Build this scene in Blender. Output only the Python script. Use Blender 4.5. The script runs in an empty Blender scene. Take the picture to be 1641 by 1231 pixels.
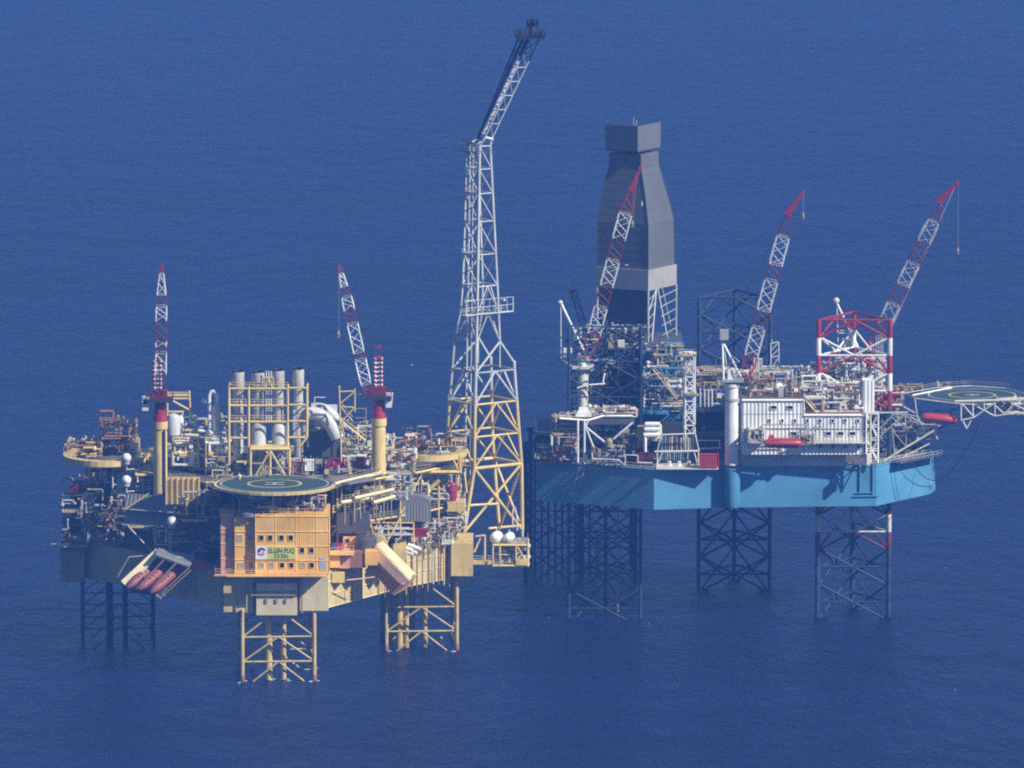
import bpy, math, random
from mathutils import Vector, Matrix
R = math.radians
sc = bpy.context.scene
# ------------------------------------------------------------------ camera
CAM = Vector((0.0, -1970.0, 344.0)); PITCH = R(8.0); FPX = 14000.0
cam_d = bpy.data.cameras.new('camera'); cam = bpy.data.objects.new('camera', cam_d)
sc.collection.objects.link(cam); sc.camera = cam
cam_d.sensor_width = 36.0; cam_d.lens = FPX / 1641.0 * 36.0
cam_d.clip_start = 5.0; cam_d.clip_end = 60000.0
cam.location = CAM; cam.rotation_euler = (R(90) - PITCH, 0, 0)
# ------------------------------------------------------------------ light
SUN_AZ, SUN_EL = 58.0, 38.0          # azimuth to the right of the way back to the camera
sc.view_settings.view_transform = 'Standard'; sc.view_settings.look = 'None'
sc.cycles.use_denoising = False      # keeps the fine grain a long lens picture has
sc.view_settings.gamma = 1.0; sc.view_settings.exposure = 0.55; sc.cycles.pixel_filter_type = 'BLACKMAN_HARRIS'; sc.cycles.filter_width = 2.0
world = bpy.data.worlds.new('World'); sc.world = world; world.use_nodes = True
wn = world.node_tree.nodes; wn.clear()
sky = wn.new('ShaderNodeTexSky'); sky.sky_type = 'NISHITA'; sky.sun_disc = False
sky.sun_elevation = R(SUN_EL); sky.ozone_density = 4.0; sky.air_density = 1.0; sky.dust_density = 0.3
bgn = wn.new('ShaderNodeBackground'); bgn.inputs['Strength'].default_value = 0.07
wo = wn.new('ShaderNodeOutputWorld')
world.node_tree.links.new(sky.outputs[0], bgn.inputs[0]); world.node_tree.links.new(bgn.outputs[0], wo.inputs[0])
sv = Vector((math.sin(R(SUN_AZ)) * math.cos(R(SUN_EL)), -math.cos(R(SUN_AZ)) * math.cos(R(SUN_EL)), math.sin(R(SUN_EL))))
sky.sun_rotation = math.atan2(sv.x, sv.y)
sun_d = bpy.data.lights.new('sun', 'SUN'); sun_d.energy = 4.8; sun_d.angle = R(0.5); sun_d.color = (1.0, 0.95, 0.82)
sun = bpy.data.objects.new('sun', sun_d); sc.collection.objects.link(sun)
sun.rotation_euler = (-sv).to_track_quat('-Z', 'Y').to_euler()
sun.location = (0, 0, 500)

# ------------------------------------------------------------------ materials
def nd(m, t, **kw):
    n = m.node_tree.nodes.new(t)
    for k, v in kw.items(): setattr(n, k, v)
    return n
def paint(name, col, rough=0.55, wear=0.35, wearcol=None, scale=0.35, metal=0.0, streak=True):
    m = bpy.data.materials.new(name); m.use_nodes = True; nt = m.node_tree; L = nt.links.new
    b = nt.nodes['Principled BSDF']; b.inputs['Roughness'].default_value = rough; b.inputs['Metallic'].default_value = metal
    g = nd(m, 'ShaderNodeNewGeometry')
    mp = nd(m, 'ShaderNodeMapping'); mp.inputs['Scale'].default_value = (1, 1, 0.22 if streak else 1)
    L(g.outputs['Position'], mp.inputs['Vector'])
    n1 = nd(m, 'ShaderNodeTexNoise'); n1.inputs['Scale'].default_value = scale * 3; n1.inputs['Detail'].default_value = 6; n1.inputs['Roughness'].default_value = .65
    L(mp.outputs[0], n1.inputs['Vector'])
    n2 = nd(m, 'ShaderNodeTexNoise'); n2.inputs['Scale'].default_value = scale * .35; n2.inputs['Detail'].default_value = 3
    L(g.outputs['Position'], n2.inputs['Vector'])
    cr = nd(m, 'ShaderNodeValToRGB'); cr.color_ramp.elements[0].position = 0.5; cr.color_ramp.elements[1].position = 0.72
    cr.color_ramp.elements[0].color = (0, 0, 0, 1); cr.color_ramp.elements[1].color = (1, 1, 1, 1)
    L(n1.outputs[0], cr.inputs[0])
    if wearcol is None: wearcol = tuple(c * k for c, k in zip(col, (.55, .42, .35)))
    mul = nd(m, 'ShaderNodeMath', operation='MULTIPLY'); mul.inputs[1].default_value = wear; L(cr.outputs[0], mul.inputs[0])
    mx = nd(m, 'ShaderNodeMix', data_type='RGBA'); mx.inputs[6].default_value = (*col, 1); mx.inputs[7].default_value = (*wearcol, 1)
    L(mul.outputs[0], mx.inputs[0])
    mr = nd(m, 'ShaderNodeMapRange'); mr.inputs[1].default_value = .3; mr.inputs[2].default_value = .7
    mr.inputs[3].default_value = .82; mr.inputs[4].default_value = 1.14; L(n2.outputs[0], mr.inputs[0])
    hs = nd(m, 'ShaderNodeHueSaturation'); L(mx.outputs[2], hs.inputs['Color']); L(mr.outputs[0], hs.inputs['Value'])
    L(hs.outputs[0], b.inputs['Base Color'])
    bm = nd(m, 'ShaderNodeBump'); bm.inputs['Strength'].default_value = .12; bm.inputs['Distance'].default_value = .1
    L(n1.outputs[0], bm.inputs['Height']); L(bm.outputs[0], b.inputs['Normal'])
    return m
RUST = (0.20, 0.075, 0.03)
M = dict(
 cream=paint('cream_paint', (.72, .54, .19), wear=.5, wearcol=(.34, .20, .08)),
 creampale=paint('pale_cream_paint', (.72, .62, .36), wear=.45, wearcol=(.4, .28, .14)),
 yellowhull=paint('hull_yellow_paint', (.58, .46, .20), wear=.65, wearcol=(.22, .15, .08)),
 orange=paint('orange_cladding', (.86, .50, .09), wear=.3, wearcol=(.55, .22, .07), rough=.6),
 orangepale=paint('faded_orange_cladding', (.88, .54, .14), wear=.35, wearcol=(.6, .3, .14), rough=.6),
 pink=paint('pink_faded_cladding', (.68, .36, .21), wear=.5, wearcol=(.35, .13, .09)),
 brown=paint('rusty_brown', (.30, .15, .09), wear=.6, wearcol=(.12, .06, .04)),
 khaki=paint('khaki_steel', (.36, .29, .16), wear=.6, wearcol=(.2, .1, .05)),
 grey=paint('grey_steel', (.40, .41, .40), wear=.5, wearcol=(.2, .17, .14)),
 lgrey=paint('pale_grey_steel', (.56, .57, .55), wear=.4, wearcol=(.3, .25, .2)),
 stack=paint('stack_steel', (.52, .50, .45), wear=.6, wearcol=(.27, .23, .19), rough=.45),
 louver=paint('grey_cladding', (.20, .205, .20), wear=.35),
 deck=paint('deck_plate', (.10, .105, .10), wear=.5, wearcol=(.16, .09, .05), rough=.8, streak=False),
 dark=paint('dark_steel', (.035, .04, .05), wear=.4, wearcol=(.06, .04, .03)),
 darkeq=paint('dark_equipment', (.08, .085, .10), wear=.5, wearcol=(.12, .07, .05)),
 leghazed=paint('hazed_leg_steel', (.022, .045, .10), wear=.5, wearcol=(.05, .03, .02)),  # leg steel with blue haze and dimness put into its colour
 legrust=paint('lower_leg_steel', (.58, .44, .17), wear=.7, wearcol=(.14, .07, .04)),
 white=paint('white_paint', (.80, .80, .76), wear=.3, wearcol=(.5, .42, .32)),
 dirtywhite=paint('dirty_white_paint', (.66, .64, .56), wear=.6, wearcol=(.34, .26, .16)),
 red=paint('red_paint', (.34, .02, .04), wear=.3),
 darkred=paint('dark_and_shaded_red', (.17, .018, .045), wear=.35),  # dark red; on crane booms it is red with shade put in the colour
 boatshade=paint('shaded_lifeboat_red', (.26, .065, .05), wear=.8, wearcol=(.16, .06, .05)),  # stained lifeboat red, darkened in colour for the shade inside the cradle
 pinkpale=paint('pale_pink_cladding', (.70, .50, .36), wear=.4),
 magenta=paint('magenta_red_paint', (.32, .02, .06), wear=.3),
 boatred=paint('lifeboat_orange_red', (.50, .055, .045), wear=.45, rough=.4),
 teal=paint('hull_blue_paint', (.085, .275, .44), wear=.4, wearcol=(.10, .20, .27), scale=.3, rough=.5),
 tealdark=paint('drill_floor_blue_paint', (.05, .24, .42), wear=.5, wearcol=(.08, .12, .16)),
 bluebox=paint('royal_blue_paint', (.03, .09, .32), wear=.3),
 derrick=paint('derrick_windwall', (.125, .13, .135), wear=.3, wearcol=(.08, .08, .08), scale=.2),
 skirt=paint('derrick_skirt_grey', (.34, .335, .30), wear=.35, scale=.25),
 safety=paint('safety_orange', (.75, .27, .03), wear=.3),
 green=paint('helideck_green', (.028, .065, .062), wear=.3, rough=.8, streak=False, wearcol=(.06, .10, .08)),
 line=paint('white_marking', (.48, .50, .48), wear=.5),
 yline=paint('yellow_marking', (.55, .50, .12), wear=.3),
 yellowsign=paint('yellow_green_sign', (.62, .62, .13), wear=.12),
 signwhite=paint('white_sign', (.82, .82, .82), wear=.08),
 signink=paint('dark_sign_ink', (.05, .07, .05), wear=.0),
 logoblue=paint('logo_blue', (.02, .05, .35), wear=.0), logored=paint('logo_red', (.6, .03, .04), wear=.0),
 logoorange=paint('logo_orange', (.8, .3, .04), wear=.0),
 soot=paint('sooty_steel', (.018, .018, .025), wear=.3),
 rubber=paint('black_hose', (.01, .01, .012), wear=.1),
)
def glassmat(name, col, rough):
    m = bpy.data.materials.new(name); m.use_nodes = True
    b = m.node_tree.nodes['Principled BSDF']; b.inputs['Base Color'].default_value = (*col, 1); b.inputs['Roughness'].default_value = rough
    return m
M['glass'] = glassmat('dark_window_glass', (.012, .014, .02), .1)
M['blind'] = glassmat('window_with_pale_blind', (.30, .36, .36), .3)

# ------------------------------------------------------------------ helpers
def ray(px, py):
    u = (px - 820.5) / FPX; v = (615.5 - py) / FPX
    return Vector((u, math.cos(PITCH) + v * math.sin(PITCH), -math.sin(PITCH) + v * math.cos(PITCH)))
def P(px, py, Y):            # the place at depth Y that the survey of the photograph gives
    d = ray(px, py); return CAM + d * ((Y - CAM.y) / d.y)
def PZ(px, py, z):
    d = ray(px, py); return CAM + d * ((z - CAM.z) / d.z)
def X(px, Y): return (px - 820.5) / FPX * (Y + 1995)
def V(*a): return Vector(a)
class MB:
    def __init__(s): s.v = []; s.f = []
    def add(s, vs, fs):
        o = len(s.v); s.v += [tuple(v) for v in vs]; s.f += [tuple(i + o for i in f) for f in fs]; return s
    def box(s, a, b, rot=0.0):
        x0, y0, z0 = [min(p, q) for p, q in zip(a, b)]; x1, y1, z1 = [max(p, q) for p, q in zip(a, b)]
        vs = [V(x, y, z) for z in (z0, z1) for x, y in ((x0, y0), (x1, y0), (x1, y1), (x0, y1))]
        if rot:
            c = V((x0 + x1) / 2, (y0 + y1) / 2, 0); m = Matrix.Rotation(rot, 3, 'Z'); vs = [m @ (v - c) + c for v in vs]
        return s.add(vs, [(3, 2, 1, 0), (4, 5, 6, 7), (0, 1, 5, 4), (1, 2, 6, 5), (2, 3, 7, 6), (3, 0, 4, 7)])
    def prism(s, poly, z0, z1):
        n = len(poly); ar = sum(poly[i][0] * poly[(i + 1) % n][1] - poly[(i + 1) % n][0] * poly[i][1] for i in range(n))
        if ar < 0: poly = poly[::-1]
        vs = [(p[0], p[1], z0) for p in poly] + [(p[0], p[1], z1) for p in poly]
        return s.add(vs, [tuple(range(n - 1, -1, -1)), tuple(range(n, 2 * n))] + [(i, (i + 1) % n, n + (i + 1) % n, n + i) for i in range(n)])
    def loft(s, rings, cap=True):
        n = len(rings[0]); vs = [v for r in rings for v in r]; fs = []
        for k in range(len(rings) - 1):
            for i in range(n): fs.append((k * n + i, k * n + (i + 1) % n, (k + 1) * n + (i + 1) % n, (k + 1) * n + i))
        if cap: fs += [tuple(range(n - 1, -1, -1)), tuple(range((len(rings) - 1) * n, len(rings) * n))]
        return s.add(vs, fs)
    def tube(s, p, q, r, n=6, r2=None):
        p = Vector(p); q = Vector(q); d = (q - p)
        if d.length < 1e-5: return s
        d.normalize(); u = d.orthogonal().normalized(); w = d.cross(u); r2 = r if r2 is None else r2
        cs = [(math.cos(2 * math.pi * (i + .5) / n), math.sin(2 * math.pi * (i + .5) / n)) for i in range(n)]
        return s.loft([[p + (u * c + w * t) * r for c, t in cs], [q + (u * c + w * t) * r2 for c, t in cs]])
    def path(s, pts, r, n=6):
        for a, b in zip(pts, pts[1:]): s.tube(a, b, r, n)
        return s
    def cyl(s, x, y, z0, z1, r, n=16, r2=None): return s.tube((x, y, z0), (x, y, z1), r, n, r2)
    def revolve(s, c, axis, prof, n=14):      # prof: list of (t along the axis, radius)
        a = Vector(axis).normalized(); u = a.orthogonal().normalized(); w = a.cross(u); c = Vector(c)
        return s.loft([[c + a * t + (u * math.cos(2 * math.pi * i / n) + w * math.sin(2 * math.pi * i / n)) * max(r, .01) for i in range(n)] for t, r in prof])
    def ball(s, c, r, n=14): return s.revolve(c, (0, 0, 1), [(-r * math.cos(math.pi * k / 8), r * math.sin(math.pi * k / 8)) for k in range(9)], n)
    def rail(s, pts, h=1.15, r=.055, step=1.8, closed=False):
        pts = [Vector(p) for p in pts]
        if closed: pts.append(pts[0])
        for a, b in zip(pts, pts[1:]):
            n = max(1, int((b - a).length / step))
            for k in range(n + 1):
                p = a.lerp(b, k / n); s.tube(p, p + V(0, 0, h), r, 4)
            for hh in (h, h * .5): s.tube(a + V(0, 0, hh), b + V(0, 0, hh), r, 4)
        return s
    def stair(s, p, q, w=.9, n=None):          # a steep stair: stringers, treads and handrail
        p = Vector(p); q = Vector(q); d = q - p; h = V(d.x, d.y, 0)
        u = V(-h.y, h.x, 0).normalized() * (w / 2) if h.length > .01 else V(w / 2, 0, 0)
        for sgn in (-1, 1):
            s.tube(p + u * sgn, q + u * sgn, .12, 4); s.tube(p + u * sgn + V(0, 0, 1), q + u * sgn + V(0, 0, 1), .05, 4)
        n = n or max(3, int(abs(d.z) / .5))
        for k in range(n):
            c = p.lerp(q, (k + .5) / n); s.tube(c - u, c + u, .09, 4)
        return s
UNIT = {}
def unit(mat, n):
    k = (mat, n)
    if k not in UNIT:
        b = MB().tube((0, 0, 0), (0, 0, 1), 1, n); me = bpy.data.meshes.new('bar'); me.from_pydata(b.v, [], b.f)
        me.materials.append(M[mat])
        for p in me.polygons: p.use_smooth = len(p.vertices) == 4 and n > 4
        UNIT[k] = me
    return UNIT[k]
link = sc.collection.objects.link
class Thing:
    def __init__(s, name, label, cat, loc, group=None, kind=None):
        o = bpy.data.objects.new(name, None); link(o); o.location = loc; s.o = o; s.loc = Vector(loc)
        o['label'] = label; o['category'] = cat
        if group: o['group'] = group
        if kind: o['kind'] = kind
        o.empty_display_size = 1
    def part(s, name, mb, mat, parent=None, label=None, stuff=False, smooth=False):
        me = bpy.data.meshes.new(name); me.from_pydata([(x - s.loc.x, y - s.loc.y, z - s.loc.z) for x, y, z in mb.v], [], mb.f)
        me.materials.append(M[mat]); me.update()
        if smooth:
            for p in me.polygons: p.use_smooth = True
            try: me.set_sharp_from_angle(angle=R(40))
            except Exception: pass
        o = bpy.data.objects.new(name, me); link(o); o.parent = parent or s.o
        if label: o['label'] = label
        if stuff: o['kind'] = 'stuff'
        return o
    def bar(s, name, p, q, r, mat, n=8, parent=None):
        """one straight member as an object of its own; alike members share mesh data"""
        p = Vector(p); q = Vector(q); d = q - p
        if d.length < 1e-4: return None
        o = bpy.data.objects.new(name, unit(mat, n)); link(o); o.parent = parent or s.o
        o.matrix_local = Matrix.Translation(p - s.loc) @ d.to_track_quat('Z', 'Y').to_matrix().to_4x4() @ Matrix.Diagonal((r, r, d.length, 1))
        return o
def solid(name, mb, mat, label, cat, group=None, kind=None, smooth=False, loc=None):
    loc = Vector(loc) if loc else Vector((sum(v[0] for v in mb.v) / len(mb.v), sum(v[1] for v in mb.v) / len(mb.v), min(v[2] for v in mb.v)))
    me = bpy.data.meshes.new(name); me.from_pydata([(x - loc.x, y - loc.y, z - loc.z) for x, y, z in mb.v], [], mb.f); me.materials.append(M[mat])
    if smooth:
        for p in me.polygons: p.use_smooth = True
        try: me.set_sharp_from_angle(angle=R(40))
        except Exception: pass
    o = bpy.data.objects.new(name, me); link(o); o.location = loc
    if label: o['label'] = label; o['category'] = cat
    if group: o['group'] = group
    if kind: o['kind'] = kind
    return o
def copy_tree(o, parent=None, delta=V(0, 0, 0), label=None):
    c = o.copy(); link(c)
    if parent: c.parent = parent
    else:
        c.location = o.location + delta
        if label: c['label'] = label
    for ch in list(o.children): copy_tree(ch, c)
    return c
rnd = random.Random(7)

# lattice pieces -------------------------------------------------------------
def diamond_leg(t, cs, z0, z1, zref, bay, rc, rb, matf, faces=None, style='diamond'):
    """chords at the corners cs; horizontals every bay (phase zref), diagonals between; matf(z) gives the paint"""
    n = len(cs)
    faces = faces or [(i, (i + 1) % n) for i in range(n)]
    half = bay / 2
    k0 = math.floor((z0 - zref) / half); z = zref + k0 * half; lev = []
    while z < z1 + .01:
        lev.append((z, k0)); z += half; k0 += 1
    for (za, k), (zb, _) in zip(lev, lev[1:]):
        a = max(za, z0); b = min(zb, z1)
        if b - a < .3: continue
        mt = matf((za + zb) / 2)
        for c in cs: t.bar('chord', (*c, a), (*c, b), rc, mt)
        for i, j in faces:
            p = V(*cs[i], 0); q = V(*cs[j], 0); m = (p + q) / 2
            e1 = p.lerp(q, .03); e2 = q.lerp(p, .03)
            def at(e, f, zz): return e.lerp(f, (zz - za) / (zb - za)) + V(0, 0, zz)
            up = (k % 2 == 0)      # even: horizontals at za
            if up:
                if za >= z0 - .01: t.bar('horizontal_brace', e1 + V(0, 0, za), e2 + V(0, 0, za), rb, matf(za + .1))
                t.bar('diagonal_brace', at(m, e1, a), at(m, e1, b), rb, mt); t.bar('diagonal_brace', at(m, e2, a), at(m, e2, b), rb, mt)
            else:
                t.bar('diagonal_brace', at(e1, m, a), at(e1, m, b), rb, mt); t.bar('diagonal_brace', at(e2, m, a), at(e2, m, b), rb, mt)
    zt, kt = lev[-1]
    if kt % 2 == 0 and zt <= z1 + .02:
        for i, j in faces:
            p = V(*cs[i], zt); q = V(*cs[j], zt); t.bar('horizontal_brace', p, q, rb, matf(zt - .1))
def kbay(t, cs0, cs1, rb, mt, kind='K', hz=True, faces=None, name='diagonal_brace'):
    """one bay between two rings of corner points (cs0 lower, cs1 upper)"""
    n = len(cs0)
    for i, j in (faces or [(i, (i + 1) % n) for i in range(n)]):
        a, b, c, d = cs0[i], cs0[j], cs1[i], cs1[j]
        if hz: t.bar('horizontal_brace', c, d, rb, mt)
        if kind == 'K': m = (c + d) / 2; t.bar(name, m, a, rb, mt); t.bar(name, m, b, rb, mt)
        elif kind == 'V': m = (a + b) / 2; t.bar(name, m, c, rb, mt); t.bar(name, m, d, rb, mt)
        elif kind == 'X': t.bar(name, a, d, rb, mt); t.bar(name, b, c, rb, mt)
        elif kind == 'Z': t.bar(name, b, c, rb, mt)
        elif kind == 'N': t.bar(name, a, d, rb, mt)
def boom(t, p0, p1, wf, sections, dep=None, rc=.13, rb=.07, step=2.2, name='boom_section', side=None):
    """square lattice boom; wf(t) gives its width; sections: (t0, t1, paint)"""
    p0 = Vector(p0); p1 = Vector(p1); ax = (p1 - p0); Ln = ax.length; ax.normalize()
    u = side.normalized() if side else V(0, 1, 0).cross(ax).normalized()
    w = ax.cross(u)
    def ring(tt):
        c = p0.lerp(p1, tt); h = wf(tt) / 2; g = h if dep is None else min(dep / 2, h * 1.3)
        return [c + u * h + w * g, c - u * h + w * g, c - u * h - w * g, c + u * h - w * g]
    for t0, t1, mt in sections:
        rk = 1.0 if mt in ('white', 'soot') else .8
        mb = MB(); n = max(1, round((t1 - t0) * Ln / step)); fl = 0
        rs = [ring(t0 + (t1 - t0) * k / n) for k in range(n + 1)]
        for a, b in zip(rs, rs[1:]):
            fl ^= 1
            for i in range(4):
                j = (i + 1) % 4; mb.tube(a[i], b[i], rc * rk * .9, 5)
                mb.tube(a[i] if fl else a[j], b[j] if fl else b[i], rb * rk * .85, 4)
        for rr in (rs[0], rs[-1]):
            for i in range(4): mb.tube(rr[i], rr[(i + 1) % 4], rb * 1.2, 4)
        t.part(name, mb, mt)

# clutter -------------------------------------------------------------------
def pipework(t, x0, x1, y0, y1, z0, z1, n, seed, mats=('lgrey', 'cream', 'grey', 'dirtywhite', 'khaki'), r=(.07, .28)):
    """pipes with elbows, valves and small vessels filling a bay, joined by paint"""
    g = random.Random(seed); by = {m: MB() for m in mats}
    for _ in range(n):
        mb = by[g.choice(mats)]; p = V(g.uniform(x0, x1), g.uniform(y0, y1), g.uniform(z0, z1)); rr = g.uniform(*r) * (1 if g.random() < .8 else 1.5)
        last = None
        for k in range(g.randint(2, 5)):
            axs = [a for a in (0, 1, 2) if a != last]; a = g.choice(axs); last = a
            lo, hi = ((x0, x1), (y0, y1), (z0, z1))[a]; q = p.copy(); ln = g.uniform(1.0, 6.0) * (1 if a != 2 else .5)
            q[a] = min(hi, max(lo, p[a] + ln * g.choice((-1, 1))))
            if (q - p).length > .2: mb.tube(p, q, rr, 6)
            if g.random() < .3: mb.ball(q, rr * 1.7, 6)
            p = q
        if g.random() < .35:
            c = V(g.uniform(x0, x1), g.uniform(y0, y1), g.uniform(z0, z1)); s = g.uniform(.25, .8)
            if g.random() < .5: mb.box(c - V(s, s, s * .7), c + V(s, s, s * .7))
            else: mb.revolve(c, (1, 0, 0) if g.random() < .5 else (0, 0, 1), [(-s * 1.6, .1), (-s * 1.4, s * .6), (s * 1.4, s * .6), (s * 1.6, .1)], 10)
    for m, mb in by.items():
        if mb.v: t.part('pipework', mb, m, stuff=True)
def machinery(t, x0, x1, y0, y1, z0, n, seed, mats=('darkeq', 'grey', 'khaki', 'dirtywhite', 'cream'), h=(1, 3.2), w=(.8, 2.6)):
    """skids, tanks and cabinets standing on a deck, each a part"""
    g = random.Random(seed)
    for _ in range(n):
        x = g.uniform(x0, x1); y = g.uniform(y0, y1); ww = g.uniform(*w); hh = g.uniform(*h); m = g.choice(mats); k = g.random(); mb = MB()
        if k < .4:
            mb.box((x - ww / 2, y - ww / 2, z0), (x + ww / 2, y + ww / 2, z0 + hh * .8)); mb.box((x - ww * .3, y - ww * .3, z0 + hh * .8), (x + ww * .2, y + ww * .3, z0 + hh)); nm = 'equipment_skid'
            mb.tube((x + ww * .3, y, z0 + hh * .6), (x + ww * .3, y, z0 + hh * 1.25), .08)
        elif k < .7:
            r = ww * .35; mb.revolve((x, y, z0), (0, 0, 1), [(0, r * .8), (.3, r), (hh, r), (hh + r * .45, r * .5), (hh + r * .5, .05)]); mb.tube((x, y, z0 + hh), (x, y, z0 + hh + 1), .08); nm = 'vertical_tank'
        else:
            r = hh * .27; zc = z0 + r + .5
            mb.revolve((x - ww * .8, y, zc), (1, 0, 0), [(0, .05), (.15, r * .7), (.4, r), (ww * 1.6 - .4, r), (ww * 1.6 - .15, r * .7), (ww * 1.6, .05)])
            for dx in (-.5, .5): mb.box((x + dx * ww - .15, y - r * .8, z0), (x + dx * ww + .15, y + r * .8, zc))
            nm = 'horizontal_tank'
        t.part(nm, mb, m, smooth=True)
def frame(t, x0, x1, y0, y1, zs, nx, ny, mat, r=.28, rb=.18, brace=(), deck=None, rail=True):
    """open steel frame: columns, beams at each level, optional deck plates and railings"""
    xs = [x0 + (x1 - x0) * i / nx for i in range(nx + 1)]; ys = [y0 + (y1 - y0) * i / ny for i in range(ny + 1)]
    for x in xs:
        for y in ys:
            if x in (x0, x1) or y in (y0, y1): t.bar('column', (x, y, zs[0]), (x, y, zs[-1] + (.0)), r, mat, 6)
    rl = MB()
    for z in zs[1:]:
        for y in (y0, y1): t.bar('beam', (x0, y, z), (x1, y, z), r * .95, mat, 4)
        for x in (x0, x1): t.bar('beam', (x, y0, z), (x, y1, z), r * .95, mat, 4)
        if deck: t.part('deck_plate', MB().box((x0, y0, z - .12), (x1, y1, z - .02)), deck)
        if rail: rl.rail([(x0, y0, z + .1), (x1, y0, z + .1), (x1, y1, z + .1), (x0, y1, z + .1)], closed=True)
    if rl.v: t.part('railing', rl, mat)
    for i, k in brace:
        a, b = zs[k], zs[k + 1]; xa, xb = xs[i], xs[i + 1]
        t.bar('diagonal_brace', (xa, y0, a), (xb, y0, b), rb, mat, 6)
# ================================================================== SEA
def make_sea():
    S = 14000
    mb = MB().add([(-S, -S, 0), (S, -S, 0), (S, S, 0), (-S, S, 0)], [(0, 1, 2, 3)])
    m = bpy.data.materials.new('sea_water'); m.use_nodes = True; nt = m.node_tree; L = nt.links.new
    b = nt.nodes['Principled BSDF']
    b.inputs['Roughness'].default_value = .18; b.inputs['IOR'].default_value = 1.33; b.inputs['Specular IOR Level'].default_value = .085
    g = nd(m, 'ShaderNodeNewGeometry')
    def noise(sx, sy, sc_, det, rough=.6):
        mp = nd(m, 'ShaderNodeMapping'); mp.inputs['Scale'].default_value = (sx, sy, 1); mp.inputs['Rotation'].default_value = (0, 0, R(12))
        L(g.outputs['Position'], mp.inputs['Vector'])
        n = nd(m, 'ShaderNodeTexNoise'); n.inputs['Scale'].default_value = sc_; n.inputs['Detail'].default_value = det; n.inputs['Roughness'].default_value = rough
        L(mp.outputs[0], n.inputs['Vector']); return n
    big = noise(1, .5, .004, 3); mid = noise(1, .6, .09, 4); fine = noise(1, .5, .5, 5, .7)
    cr = nd(m, 'ShaderNodeValToRGB'); cr.color_ramp.elements[0].position = .36; cr.color_ramp.elements[1].position = .64
    cr.color_ramp.elements[0].color = (*SEA0, 1); cr.color_ramp.elements[1].color = (*SEA1, 1)
    streak = noise(.12, 1, .018, 4, .6); av = nd(m, 'ShaderNodeMix', data_type='FLOAT'); av.inputs[0].default_value = .55
    L(big.outputs[0], av.inputs[2]); L(streak.outputs[0], av.inputs[3]); L(av.outputs[0], cr.inputs[0]); L(cr.outputs[0], b.inputs['Base Color'])
    a1 = nd(m, 'ShaderNodeMath', operation='MULTIPLY_ADD'); L(mid.outputs[0], a1.inputs[0]); a1.inputs[1].default_value = 2.2; L(fine.outputs[0], a1.inputs[2])
    bm = nd(m, 'ShaderNodeBump'); bm.inputs['Strength'].default_value = 1.0; bm.inputs['Distance'].default_value = 2.2
    L(a1.outputs[0], bm.inputs['Height']); L(bm.outputs[0], b.inputs['Normal'])
    M['sea'] = m
    o = solid('sea', mb, 'sea', None, None, kind='structure', loc=(0, 0, 0))
    # white caps: small foam crests scattered over the sea
    fo = MB(); g_ = random.Random(5)
    spots = [(660, 585, 1.1), (285, 183, .7), (880, 990, .5), (90, 675, .5), (1040, 1000, .5), (1530, 1105, .7), (1515, 910, .6), (300, 1010, .6)]
    spots += [(g_.uniform(-50, 1700), g_.uniform(40, 1230), g_.uniform(.12, .3)) for _ in range(30)]
    for px, py, s in spots:
        s *= .6
        c = PZ(px, py, 0); n = 9
        ring = []
        for i in range(n):
            a = 2 * math.pi * i / n; rr = s * g_.uniform(.6, 1.1); ring.append(c + V(math.cos(a) * rr, math.sin(a) * rr * .7, -.05))
        fo.add(ring + [c + V(0, 0, .22 * s)], [(i, (i + 1) % n, n) for i in range(n)])
    solid('sea_foam', fo, 'foam', 'small white wave crests breaking here and there on the open blue sea', 'foam', kind='stuff')
SEA0 = (.0006, .004, .030); SEA1 = (.003, .014, .075)
M['foam'] = paint('sea_foam', (.55, .6, .62), wear=.0)
make_sea()

# ================================================================== HAZE
def make_haze():
    S = 14500; mb = MB().box((-S, -S, -1), (S, S, 420))
    m = bpy.data.materials.new('haze'); m.use_nodes = True; nt = m.node_tree; nt.nodes.clear()
    v = nt.nodes.new('ShaderNodeVolumePrincipled'); v.inputs['Color'].default_value = (*HAZE_COL, 1); v.inputs['Density'].default_value = HAZE_D
    v.inputs['Anisotropy'].default_value = 0.0
    o = nt.nodes.new('ShaderNodeOutputMaterial'); nt.links.new(v.outputs[0], o.inputs['Volume'])
    M['haze'] = m; h = solid('haze', mb, 'haze', 'thin blue sea haze filling the air over the water', 'haze', kind='stuff', loc=(0, 0, 0))
HAZE_COL = (.095, .285, .95); HAZE_D = .000125
make_haze()

# ================================================================== LEFT PLATFORM: hull
ZB, ZH, ZM, ZT = 16.5, 25.0, 34.0, 43.5       # hull bottom, hull deck, mezzanine, top deck
HULL = [(-66.5, -7), (-42, -7), (-25, 22), (-14.5, 34), (-12, 60), (-40, 66), (-75, 66), (-100, 55), (-101, 38), (-88, 24)]
hull = Thing('production_platform', 'big cream and yellow three-legged gas production platform with stacked open decks, left', 'platform', (-55, 30, ZB))
hull.part('hull', MB().prism(HULL, ZB, ZH), 'yellowhull')
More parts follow.
